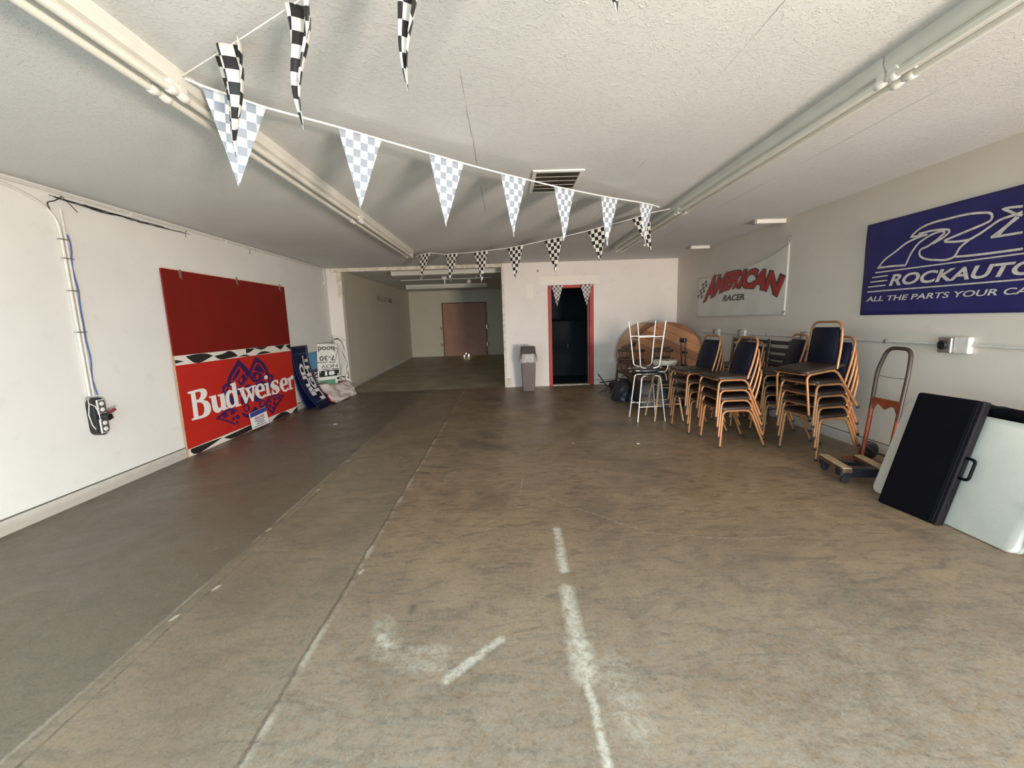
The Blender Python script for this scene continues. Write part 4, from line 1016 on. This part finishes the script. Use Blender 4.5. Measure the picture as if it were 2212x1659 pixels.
# brown double door at the far end
t = thing('far_door', 'wide brown door in the far wall of the room beyond the opening', 'door', (-2.24, 15.5, .18))
MB().box(0, 1.54, -.05, -.002, 0, 1.90).build('leaf', M['door_brown'], t, bevel=.004)
MB().box(-.03, 0, -.055, -.002, 0, 1.93).box(1.54, 1.57, -.055, -.002, 0, 1.93).box(-.03, 1.57, -.055, -.002, 1.90, 1.93).build('frame', mat('dark brown frame', (.09, .055, .035), .6), t)  # darker brown frame around the door leaf
for x, z in ((-.07, 1.02), (-.08, .42), (1.61, 1.05), (1.61, .42)):
    MB().box(x - .05, x + .05, -.06, -.01, z - .05, z + .05).build('bracket', M['light_wood'], t)
    if x > 1: MB().box(x - .055, x - .040, -.07, -.06, z - .09, z + .07).build('strip', M['steel'], t)
t = thing('door_gap_glints', 'made-up glowing cluster for daylight glints at the foot of the brown door', 'light', (-1.42, 14.9, .18))  # daylight glints under the door, added as small glowing balls on a stand
em = NT('daylight glint glow'); em.b.inputs['Emission Color'].default_value = (1, .86, .62, 1); em.b.inputs['Emission Strength'].default_value = 9
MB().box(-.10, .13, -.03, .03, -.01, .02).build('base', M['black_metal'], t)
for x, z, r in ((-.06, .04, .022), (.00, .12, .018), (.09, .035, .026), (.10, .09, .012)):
    MB().lathe([(.001, -r), (r * .8, -r * .6), (r, 0), (r * .8, r * .6), (.001, r)], (x, -.01, z), 10).build('glint', em.m, t)
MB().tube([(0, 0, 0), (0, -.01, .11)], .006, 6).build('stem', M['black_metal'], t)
# painted words on the far left wall
t = thing('wall_lettering', 'faded brown painted words high on the left wall of the room beyond', 'lettering', (-3.45, 11.62, 2.04))
meshobj('letters', remap(textmesh('WALL OF FAME', .03), lambda u, v, w: Vector((.004, 1.55 * u, .155 * v))), M['letter_brown'], t)

# ------------------------------------------------------------------ swing top bin
def bin_():
    t = thing('trash_bin', 'tall brown swing top bin with a clear liner between the opening and the red doorway', 'trash bin', (.43, 8.30, 0))
    def ring(w, d, z): return [(-w, -d, z), (w, -d, z), (w, d, z), (-w, d, z)]
    m = MB(); r = [ring(.115, .13, 0), ring(.142, .165, .66)]
    m.add(r[0] + r[1], [(0, 1, 5, 4), (1, 2, 6, 5), (2, 3, 7, 6), (3, 0, 4, 7), (3, 2, 1, 0), (4, 5, 6, 7)])
    m.build('body', M['brown_plastic'], t, bevel=.012)
    m = MB(); r = [ring(.150, .172, .66), ring(.146, .168, .74), ring(.138, .12, .865), ring(.134, .05, .885)]
    vs = sum(r, []); fs = []
    for i in range(3):
        for k in range(4): a = 4 * i + k; b = 4 * i + (k + 1) % 4; fs.append((a, b, b + 4, a + 4))
    fs += [(3, 2, 1, 0), (12, 13, 14, 15)]
    m.add(vs, fs).build('hood', M['brown_plastic_dark'], t, bevel=.008)
    m = MB().obox((-.125, -.162, .765), (.25, 0, 0), (0, .035, .095), (0, -.006, .002))
    m.build('flap', M['brown_plastic_dark'], t, bevel=.004)
    m = MB(); rnd = random.Random(5); N = 40; vs = []
    for j in range(5):
        z = .745 - j * .042
        for k in range(N):
            a = 2 * PI * k / N; c, s_ = math.cos(a), math.sin(a)
            sq = 1 / max(abs(c) ** 4 + abs(s_) ** 4, .01) ** .25
            o = .012 + .018 * j / 4 + rnd.uniform(-.006, .012) * (j > 0)
            vs.append(((.150 + o) * c * sq, (.170 + o) * s_ * sq, z + rnd.uniform(-.01, .008) * (j == 4)))
    fs = [(j * N + k, j * N + (k + 1) % N, (j + 1) * N + (k + 1) % N, (j + 1) * N + k) for j in range(4) for k in range(N)]
    m.add(vs, fs).build('liner', M['film'], t, smooth=True)
bin_()

# ------------------------------------------------------------------ banquet chairs, each its own object
def rbox(m, x0, x1, w0, w1, z0, z1, r=.03):
    pass
def make_banquet(label, loc, rz, group):
    t = thing('banquet_chair', label, 'chair', loc, rz, group)
    R_ = .0115
    for s in (-1, 1):
        y = s * .20; yf = s * .218
        l1 = MB().tube(bend([(-.235, yf, .004), (-.205, y, .392), (-.06, y, .392)], .055, 6), R_, 10).build('leg', M['bronze_tube'], t, smooth=True)
        l2 = MB().tube(bend([(-.06, y, .392), (.075, y, .392), (.235, yf, .004)], .06, 6), R_, 10).build('leg', M['bronze_tube'], t, smooth=True)
        MB().tube([(-.236, yf, 0), (-.234, yf, .022)], .0145, 10).build('foot_cap', M['rubber'], l1)
        MB().tube([(.237, yf, 0), (.231, yf, .022)], .0145, 10).build('foot_cap', M['rubber'], l2)
    # crossbars
    MB().tube([(-.185, -.20, .392), (-.19, -.12, .388), (-.192, .12, .388), (-.185, .20, .392)], .009, 8).build('crossbar', M['bronze_tube'], t, smooth=True)
    MB().tube([(.06, -.20, .392), (.06, .20, .392)], .009, 8).build('crossbar', M['bronze_tube'], t, smooth=True)
    # seat pad: rounded trapezoid
    out = []
    for (cx, cy, a0) in ((-.185, -.165, 180), (.135, -.145, 270), (.135, .145, 0), (-.185, .165, 90)):
        for k in range(7):
            a = math.radians(a0 + k * 15); out.append((cx + .055 * math.cos(a), cy + .055 * math.sin(a)))
    n = len(out); m = MB(); vs = []
    rings = [(.94, .400), (1.0, .405), (1.01, .416), (.985, .430), (.90, .440), (.5, .445)]
    for sc, z in rings:
        for p in out: vs.append((-.025 + (p[0] + .025) * sc, p[1] * sc, z))
    fs = [(i * n + k, i * n + (k + 1) % n, (i + 1) * n + (k + 1) % n, (i + 1) * n + k) for i in range(len(rings) - 1) for k in range(n)]
    fs += [tuple(range(n - 1, -1, -1)), tuple(range((len(rings) - 1) * n, len(rings) * n))]
    m.add(vs, fs).build('seat', M['brown_vinyl'], t, smooth=True)
    MB().tube([(-.025 + (p[0] + .025) * 1.0, p[1] * 1.0, .402) for p in out[-14:] + out[:4]], .006, 6).build('seat_trim', M['bronze_tube'], t, smooth=True)
    # back frame hoop and pad
    MB().tube(bend([(.085, -.198, .396), (.150, -.192, .60), (.195, -.180, .815), (.195, .180, .815), (.150, .192, .60), (.085, .198, .396)], .085, 7), R_, 10).build('back_frame', M['bronze_tube'], t, smooth=True)
    m = MB(); vs = []; rows = 10
    for j in range(rows + 1):
        v = j / rows; z = .43 + v * .335; x = .085 + (z - .396) * .265; hw = .180 - .022 * v
        if j == 0: hw -= .012
        if j == rows: hw -= .02
        bul = .016 * math.sin(PI * min(1, .12 + v * .8))
        vs += [(x - .010, -hw, z), (x - .018 - bul, -hw * .8, z), (x - .020 - bul * 1.3, 0, z), (x - .018 - bul, hw * .8, z), (x - .010, hw, z), (x + .010, hw, z), (x + .014, 0, z), (x + .010, -hw, z)]
    fs = [(j * 8 + k, j * 8 + (k + 1) % 8, (j + 1) * 8 + (k + 1) % 8, (j + 1) * 8 + k) for j in range(rows) for k in range(8)]
    fs += [tuple(range(7, -1, -1)), tuple(range(rows * 8, rows * 8 + 8))]
    m.add(vs, fs).build('backrest', M['navy_vinyl'], t, smooth=True)
    return t
ORD = {3: ['lowest', 'middle', 'top'], 4: ['lowest', 'second from the floor', 'third from the floor', 'topmost'], 5: ['lowest', 'second from the floor', 'third from the floor', 'fourth from the floor', 'topmost']}
first = None
STACKS = [((2.43, 4.42), 0.0, 4, (-.018, 0), 'middle stack, nearest the open floor', 'chairs of the middle stack'),
          ((2.335, 5.00), math.radians(4), 4, (-.016, .002), 'left stack beside the cream topped stool', 'chairs of the left stack'),
          ((3.055, 3.97), math.radians(8), 4, (-.016, .002), 'right stack next to the hand truck', 'chairs of the right stack'),
          ((3.075, 4.60), math.radians(-14), 4, (-.012, .004), 'rear stack half hidden behind the right one', 'chairs of the rear stack'),
          ((2.95, 5.22), math.radians(3), 3, (-.012, .0), 'low stack hidden behind the middle one', 'chairs of the hidden low stack')]
for (xy, rz, n, sh, desc, grp) in STACKS:
    for k in range(n):
        lab = '%s banquet chair in the %s' % (ORD[n][k], desc)
        loc = (xy[0] + sh[0] * k, xy[1] + sh[1] * k, .107 * k)
        if first is None: first = make_banquet(lab, loc, rz, grp); c = first
        else: c = dup(first, loc, rz, lab)
        c['group'] = grp
c = dup(first, (3.005, 3.975, .445), math.radians(30), 'banquet chair tipped askew on top of the right stack, highest of all')
c.rotation_euler = (math.radians(-1), math.radians(-9), math.radians(2)); c['group'] = 'chairs of the right stack'

# ------------------------------------------------------------------ black ladder back chairs against the right wall
def make_ladder(label, loc, rz, group):
    t = thing('ladder_back_chair', label, 'chair', loc, rz, group)
    for s in (-1, 1):
        MB().tube([(-.19, s * .20, 0), (-.18, s * .195, .43)], .012, 8).build('leg', M['black_metal'], t, smooth=True)
        MB().tube([(.22, s * .205, 0), (.17, s * .20, .44), (.205, s * .20, .84)], .014, 8).build('leg', M['black_metal'], t, smooth=True)
    MB().box(-.21, .18, -.21, .21, .43, .462).build('seat', M['black_vinyl'], t, bevel=.012)
    MB().box(-.212, .18, -.212, .212, .420, .430).build('seat_frame', M['chrome'], t)
    for z in (.53, .62, .71, .80):
        x = .17 + (z - .44) * .0875
        MB().obox((x - .006, -.20, z - .024), (.010, 0, 0), (0, .40, 0), (.004, 0, .048)).build('slat', M['black_metal'], t, bevel=.002)
    MB().tube([(-.185, -.198, .18), (.20, -.203, .18)], .007, 6).tube([(-.185, .198, .18), (.20, .203, .18)], .007, 6).build('stretcher', M['black_metal'], t)
    return t
lf = None
for (y, wh) in ((6.23, 'left'), (5.77, 'middle'), (5.33, 'right')):
    for k in range(3):
        lab = '%s chair in the %s stack of black ladder back chairs' % (ORD[3][k], wh)
        loc = (3.31 - .004 * k, y, .10 * k)
        if lf is None: lf = make_ladder(lab, loc, 0, 'ladder back chairs, %s stack' % wh); c = lf
        else: c = dup(lf, loc, 0, lab)
        c['group'] = 'ladder back chairs, %s stack' % wh

# ------------------------------------------------------------------ chrome bar stools, one upside down on the other
def make_stool(name, label, loc, rot):
    t = thing(name, label, 'stool', loc, 0, 'chrome bar stools')
    t.rotation_euler = rot
    for sx in (-1, 1):
        for sy in (-1, 1):
            MB().tube(bend([(sx * .185, sy * .17, 0), (sx * .125, sy * .135, .60), (sx * .05, sy * .12, .615)], .04, 4), .009, 8).build('leg', M['chrome'], t, smooth=True)
    for a, b in (((-1, -1), (1, -1)), ((-1, 1), (1, 1)), ((-1, -1), (-1, 1)), ((1, -1), (1, 1))):
        h = .20 if a[1] == b[1] else .235
        f_ = h / .6; p = lambda q: (q[0] * (.185 - .06 * f_), q[1] * (.17 - .035 * f_), h)
        MB().tube([p(a), p(b)], .006, 6).build('foot_rail', M['chrome'], t)
    m = MB(); N = 24; vs = []
    for r, z in ((.05, .618), (.165, .620), (.185, .634), (.185, .650), (.165, .662), (.05, .660)):
        for k in range(N):
            a = 2 * PI * k / N; c, s_ = math.cos(a), math.sin(a); sq = 1 / (abs(c) ** 4 + abs(s_) ** 4) ** .25
            vs.append((r * c * sq, r * s_ * sq, z))
    fs = [(j * N + k, j * N + (k + 1) % N, (j + 1) * N + (k + 1) % N, (j + 1) * N + k) for j in range(5) for k in range(N)] + [tuple(range(N - 1, -1, -1)), tuple(range(5 * N, 6 * N))]
    m.add(vs, fs).build('seat', M['black_vinyl'], t, smooth=True)
    MB().tube(bend([(-.20, -.15, .640), (.02, -.17, .648), (.20, -.15, .66), (.235, -.13, .80), (.235, .13, .80), (.20, .15, .66), (.02, .17, .648), (-.20, .15, .640)], .06, 5), .008, 8).build('back_frame', M['chrome'], t, smooth=True)
    MB().sheet(lambda u, v: Vector((.226 + .012 * math.sin(PI * u), -.12 + .24 * u, .70 + .11 * v)), 8, 5).build('backrest', M['black_vinyl'], t, smooth=True, solid=.016)
    return t
make_stool('bar_stool', 'chrome bar stool with black seat standing upright on the floor beneath the inverted one', (1.90, 5.60, 0), (0, 0, math.radians(2)))
make_stool('bar_stool', 'chrome bar stool turned upside down on another stool, its legs in the air', (1.885, 5.61, 1.325), (0, PI, math.radians(182)))

# wooden stool with cream seat
t = thing('wooden_stool', 'round cream topped wooden stool left of the banquet chair stacks', 'stool', (2.14, 5.62, 0))
MB().lathe([(.10, .735), (.150, .738), (.158, .752), (.158, .788), (.148, .800), (.10, .803)], (0, 0, 0), 28).build('seat', M['cream_seat'], t, smooth=True)
for sx in (-1, 1):
    for sy in (-1, 1):
        MB().tube([(sx * .19, sy * .19, 0), (sx * .085, sy * .085, .74)], .014, 8, radii=[.011, .016]).build('leg', M['light_wood'], t, smooth=True)
for z, a in ((.22, .159), (.44, .127)):
    for sgn_ in (-1, 1):
        MB().tube([(-a, sgn_ * a, z), (a, sgn_ * a, z)], .008, 6).build('rung', M['light_wood'], t)
        MB().tube([(sgn_ * a, -a, z + .03), (sgn_ * a, a, z + .03)], .008, 6).build('rung', M['light_wood'], t)

# ------------------------------------------------------------------ round table tops leaning in the corner
def disc(name, label, c, rot, r, m, th=.035):
    t = thing(name, label, 'table top', c, 0, 'round wooden table tops'); t.rotation_euler = rot
    MB().lathe([(r - .006, -th / 2), (r, -th / 2 + .006), (r, th / 2 - .006), (r - .006, th / 2)], (0, 0, 0), 72, axis='X').build('top', m, t, smooth=True)
    return t
t = disc('round_table_top', 'brown round wooden table top leaning on the back wall, behind the orange one', (0, 0, 0), (0, 0, 0), .64, M['plank_brown'])
t.rotation_euler = (math.radians(-12), 0, math.radians(90)); t.location = (2.915, 8.64, .632)
for z in (-.25, .25): MB().box(-.045, -.018, -.5, .5, z - .03, z + .03).build('cleat', M['dark_wood'], t)
t = disc('round_table_top', 'orange knotty pine round table top leaning across the corner, in front', (3.035, 7.92, .640), (0, math.radians(9), math.radians(52)), .64, M['plank_orange'])
# dark wooden armchairs stacked left of the tables
def make_wood_chair(label, loc, rz):
    t = thing('wooden_chair', label, 'chair', loc, rz, 'dark wooden chairs by the round tables')
    for sx in (-1, 1):
        for sy in (-1, 1):
            MB().tube([(sx * .20, sy * .20, 0), (sx * .17, sy * .17, .42)], .018, 8).build('leg', M['dark_wood'], t, smooth=True)
    MB().lathe([(.20, .42), (.225, .43), (.23, .45), (.22, .462), (.1, .455)], (0, 0, 0), 24).build('seat', M['dark_wood'], t, smooth=True)
    hoop = [(.20 * math.cos(a) + .02, .235 * math.sin(a), .66) for a in [math.radians(-125 + 250 * k / 20) for k in range(21)]]
    m = MB()
    m.tube(hoop, .022, 8, radii=[.03] * 3 + [.022] * 15 + [.03] * 3); m.build('arm_hoop', M['dark_wood'], t, smooth=True)
    for k in (1, 4, 7, 10, 13, 16, 19):
        MB().tube([(hoop[k][0] * .85, hoop[k][1] * .85, .45), hoop[k]], .008, 6).build('spindle', M['dark_wood'], t)
    for z in (.16, .26): MB().tube([(-.19, -.19, z), (-.19, .19, z)], .009, 6).tube([(.19, -.19, z), (.19, .19, z)], .009, 6).build('stretcher', M['dark_wood'], t)
    return t
a = make_wood_chair('dark round seated wooden chair left of the round tables, closest to the red doorway', (2.20, 7.35, 0), math.radians(200))
dup(a, (2.21, 7.34, .16), math.radians(204), 'dark wooden armchair stacked on the one closest to the red doorway')
dup(a, (2.72, 7.15, 0), math.radians(170), 'dark round seated wooden chair directly behind the chrome stools')
dup(a, (2.72, 7.15, .16), math.radians(165), 'dark wooden armchair stacked on the one behind the chrome stools')
t = thing('lidded_crate', 'dark wooden crate on the floor behind the chrome bar stools', 'crate', (2.25, 6.45, 0))
MB().box(-.22, .42, -.2, .2, 0, .42).build('body', M['black_vinyl'], t, bevel=.01)
MB().box(-.24, .44, -.22, .22, .42, .46).build('lid', M['dark_wood'], t, bevel=.006)

# black trolley handle sticking up behind the wooden stool
t = thing('folded_trolley', 'folded black luggage trolley standing upright behind the wooden stool', 'trolley', (2.80, 6.50, 0), math.radians(10))
for s in (-1, 1): MB().tube([(0, s * .06, .06), (-.05, s * .05, .98)], .012, 8).build('rail', M['black_metal'], t)
MB().box(-.075, -.03, -.07, .07, .97, 1.04).build('grip', M['black_metal'], t, bevel=.01)
for z in (.35, .60, .80): MB().box(-.045 + .0, -.02 + .02, -.05, .05, z, z + .03).build('crosspiece', M['black_metal'], t)
MB().box(-.12, .06, -.12, .12, .03, .06).build('toe_plate', M['black_metal'], t)
for s in (-1, 1): MB().lathe([(.05, -.012), (.055, 0), (.05, .012)], (.04, s * .13, .055), 16, axis='Y').build('wheel', M['rubber'], t)

# black folded music stand heap
t = thing('folded_stand', 'heap of folded black tripod stand lying on the floor right of the red doorway', 'tripod stand', (1.92, 7.75, 0))
MB().tube([(-.22, .0, .36), (-.08, -.05, .15), (.10, -.12, .03)], .011, 8).build('rod', M['black_metal'], t)
MB().tube([(-.20, -.05, .20), (.15, .05, .22)], .012, 8).build('rod', M['black_metal'], t)
rnd = random.Random(9)
for k in range(7):
    a = rnd.uniform(0, 2 * PI); r = rnd.uniform(.12, .28)
    MB().tube([(.06, -.04, rnd.uniform(.08, .22)), (.06 + r * math.cos(a), -.05 + r * math.sin(a), .014)], .010, 8).build('leg', M['black_metal'], t)
MB().lathe([(.05, -.04), (.075, -.02), (.08, .02), (.05, .06), (.02, .07)], (.05, -.05, .15), 16).build('hub', M['black_plastic'], t, smooth=True)
MB().lathe([(.015, -.01), (.02, 0), (.015, .01)], (.04, -.20, .06), 12, axis='Y').build('knob', M['chrome'], t, smooth=True)
t = thing('black_bag', 'slumped black bag on the floor beside the dark wooden chairs', 'bag', (1.98, 7.02, 0))
def bag(u, v):
    a = 2 * PI * u; r = .20 * math.sin(PI * (.03 + .97 * (1 - v) * .5)) if v > .0 else .2
    r = .20 * math.cos(v * PI / 2) ** .6 + .001
    n_ = 1 + .25 * noise.noise(Vector((math.cos(a) * 2, math.sin(a) * 2, v * 3)))
    return Vector((r * n_ * math.cos(a), r * 1.1 * n_ * math.sin(a), .34 * v * (1 + .1 * math.sin(3 * a))))
MB().sheet(bag, 28, 12).build('body', M['black_vinyl'], t, smooth=True)
MB().tube(bend([(-.06, 0, .30), (-.03, -.02, .42), (.05, -.02, .42), (.07, 0, .30)], .04), .008, 6).build('strap', M['black_plastic'], t)

# ------------------------------------------------------------------ hand truck
t = thing('hand_truck', 'orange hand truck with a dark grey looped handle leaning by the right wall', 'hand truck', (3.28, 3.56, 0))
for s in (-1, 1):
    MB().tube([(-.02, s * .130, .05), (.035, s * .135, .56)], .017, 10).build('side_rail', M['orange_paint'], t, smooth=True)
MB().tube(bend([(.020, .135, .42), (.055, .140, .84), (.095, .095, 1.045), (.095, -.120, 1.045), (.060, -.150, .86), (.020, -.135, .42)], .07, 6), .016, 10).build('handle', M['grey_paint'], t, smooth=True)
m = MB(); top = []
vs = []; N = 12
for k in range(N + 1):
    u = k / N; y = .14 - .28 * u; dip = .045 * (1 if u < .12 or u > .88 else 0)
    z0 = .545 - (.05 if (u < .1 or u > .9) else 0) - (.035 * math.exp(-((u - .5) / .09) ** 2))
    vs += [(.018, y, z0), (.040, y, z0), (.040, y, .60), (.018, y, .60)]
fs = [(4 * i + k, 4 * i + (k + 1) % 4, 4 * i + 4 + (k + 1) % 4, 4 * i + 4 + k) for i in range(N) for k in range(4)] + [(3, 2, 1, 0), (4 * N, 4 * N + 1, 4 * N + 2, 4 * N + 3)]
m.add(vs, fs).build('cross_plate', M['orange_paint'], t)
MB().tube([(.052, -.14, .80), (.052, 0, .79), (.052, .13, .80)], .003, 6).build('wire', M['steel'], t)
MB().box(-.20, .0, -.15, .15, .035, .043).build('toe_plate', M['orange_paint'], t)
for s in (-1, 1):
    MB().lathe([(.02, -.02), (.07, -.018), (.085, -.008), (.085, .008), (.07, .018), (.02, .02)], (.075, s * .17, .085), 22, axis='Y').build('wheel', M['rubber'], t, smooth=True)
MB().tube([(.075, -.17, .085), (.075, .17, .085)], .009, 8).tube([(.075, -.12, .085), (-.01, -.13, .16)], .009, 8).tube([(.075, .12, .085), (-.01, .13, .16)], .009, 8).build('axle', M['grey_paint'], t)

# furniture dolly
t = thing('furniture_dolly', 'low furniture dolly with two worn tan pads in front of the hand truck', 'dolly', (2.88, 3.32, 0), math.radians(-12))
for x in (-.15, .12):
    MB().box(x - .035, x + .035, -.19, .19, .095, .125).build('rail', M['dark_wood'], t, bevel=.004)
    MB().box(x - .034, x + .034, -.185, .185, .125, .138).build('pad', M['carpet_pad'], t, bevel=.006)
for y in (-.13, .13): MB().box(-.19, .16, y - .04, y + .04, .058, .128 if y < 0 else .095).build('cross_rail', M['black_metal'], t, bevel=.003)
for x in (-.15, .12):
    for y in (-.15, .15):
        m = MB().lathe([(.01, -.014), (.028, -.013), (.030, 0), (.028, .013), (.01, .014)], (x, y, .030), 16, axis='Y'); m.box(x - .018, x + .018, y - .02, y + .02, .054, .060)
        m.build('caster', M['rubber'], t, smooth=True)

# ------------------------------------------------------------------ folded tables leaning at the right
def slab(m, bl, br, up, th, r=0):
    bl, br, up = Vector(bl), Vector(br), Vector(up)
    u = br - bl; n = u.cross(up).normalized()
    if n.x < 0: n = -n
    return m.obox((0, 0, 0), u, up, n * th), n
bl = Vector((2.775, 3.04, 0.0))
t = thing('folding_table', 'white plastic folding table, folded in half, leaning behind the black case', 'folding table', bl)
u = Vector((.0, -.92, 0)); up = Vector((.21, 0, .695)); n = Vector((.695, 0, -.21)).normalized()
m = MB(); out = []
rr = .05
for (cx, cy, a0) in ((.05, .05, 180), (.87, .05, 270), (.87, .676, 0), (.05, .676, 90)):
    for k in range(7):
        a = math.radians(a0 + k * 15); out.append((cx + rr * math.cos(a), cy + rr * math.sin(a)))
U1 = u.normalized(); V1 = up.normalized(); N_ = len(out)
def ringp(off, ins): 
    cx, cy = .46, .363
    return [U1 * (cx + (p[0] - cx) * ins) + V1 * (cy + (p[1] - cy) * ins) + n * off for p in out]
rings = [ringp(.0, .975), ringp(.004, .992), ringp(.012, 1.0), ringp(.030, 1.0), ringp(.038, .99), ringp(.042, .96)]
vs = sum(rings, [])
fs = [(i * N_ + k, i * N_ + (k + 1) % N_, (i + 1) * N_ + (k + 1) % N_, (i + 1) * N_ + k) for i in range(len(rings) - 1) for k in range(N_)] + [tuple(range(N_)), tuple(range(len(rings) * N_ - 1, (len(rings) - 1) * N_ - 1, -1))]
m.add([v + Vector((0, 0, .006)) for v in vs], fs).build('top', M['table_white'], t, smooth=True)
m = MB().add([v + n * .046 + Vector((0, 0, .006)) for v in vs], fs); m.build('top', M['table_white'], t, smooth=True)
MB().tube([n * .10 + U1 * .1 + V1 * .08, n * .10 + U1 * .82 + V1 * .08, n * .10 + U1 * .82 + V1 * .6, n * .10 + U1 * .1 + V1 * .6], .012, 8).build('leg', M['steel'], t)
# black padded case in front of it
bl = Vector((2.655, 2.85, 0.004)); br = Vector((2.705, 2.475, .004))
t = thing('black_case', 'black padded carrying case with a strap handle leaning in front of the white folding table', 'case', bl)
u = br - bl; up = Vector((.215, .0, .80)); n = u.cross(up).normalized(); n = n if n.x > 0 else -n
MB().obox((0, 0, 0), u * .93, up, n * .062).build('body', M['case_black'], t, bevel=.018, seg=3)
MB().obox(u * .93, u * .07, up, n * .062).build('edge', M['case_edge'], t, bevel=.010, seg=3)
for a in (.94, .995): MB().tube([u * a - n * .001 + up * .02, u * a - n * .001 + up * .98], .004, 6).build('zipper', M['case_edge'], t)
e = u.normalized(); upn = up.normalized()
MB().tube(bend([u * 1.0 + up * .40 + n * .03, u * 1.0 + up * .40 + e * .055 + n * .02, u * 1.0 + up * .56 + e * .055 + n * .02, u * 1.0 + up * .56 + n * .03], .04), .009, 8).build('handle', M['case_black'], t, smooth=True)
# dark bag strip over the table top behind
t = thing('black_bag', 'crumpled black bag lying along the top edge of the white folding table', 'bag', (3.03, 2.65, .70))
def bg(u, v):
    a = 2 * PI * u; r = .035 * (1 + .5 * noise.noise(Vector((math.cos(a) * 1.5, v * 9, math.sin(a)))))
    return Vector((.02 + r * 1.2 * math.cos(a) - .03 * v * 0, .14 - .80 * v, .030 + r * .9 * math.sin(a)))
MB().sheet(bg, 14, 40).build('body', M['case_black'], t, smooth=True)
t = thing('folding_table', 'second folded table leaning between the white table and the right wall', 'folding table', (2.96, 2.98, 0))
MB().obox((0, 0, .004), (0, -.90, 0), (.20, 0, .70), (.045, 0, -.013)).build('top', M['case_black'], t, bevel=.006)
# maroon box at the lower right corner
t = thing('maroon_chair', 'maroon upholstered chair seat with white feet past the end of the white table', 'chair', (2.84, 1.98, 0))
MB().box(-.02, .40, -.16, .10, .06, .30).build('seat', M['maroon'], t, bevel=.02)
for x, y in ((.02, .06), (.36, .06), (.02, -.12), (.36, -.12)): MB().tube([(x, y, 0), (x, y, .06)], .018, 10).build('foot', M['white_enamel'], t)

# small litter on the floor
for (x, y, s_, lab) in ((-2.48, 5.9, .03, 'scrap of white paper on the floor in front of the beer sign'), (1.42, 4.45, .022, 'white chip of paint on the floor left of the chair stacks'), (.72, 4.55, .02, 'white chip of paint on the floor in the middle of the room')):
    t = thing('paper_scrap', lab, 'litter', (x, y, 0), random.uniform(0, 3))
    MB().add([(-s_, -s_ * .5, .003), (s_, -s_ * .4, .002), (s_ * .8, s_ * .5, .006), (-s_ * .6, s_ * .6, .010)], [(0, 1, 2, 3)]).build('scrap', M['white_print'], t, solid=.001)
# paint square and painted sun patch are in the back wall colour; the small round cap above
t = thing('blanking_plate', 'small round grey plate high on the back wall right of the opening', 'plate', (.70, YB, 2.38))
MB().lathe([(.0, -.012), (.022, -.010), (.026, 0)], (0, 0, 0), 16, axis='Y').build('disc', mat('grey cap', (.38, .32, .26), .6), t)
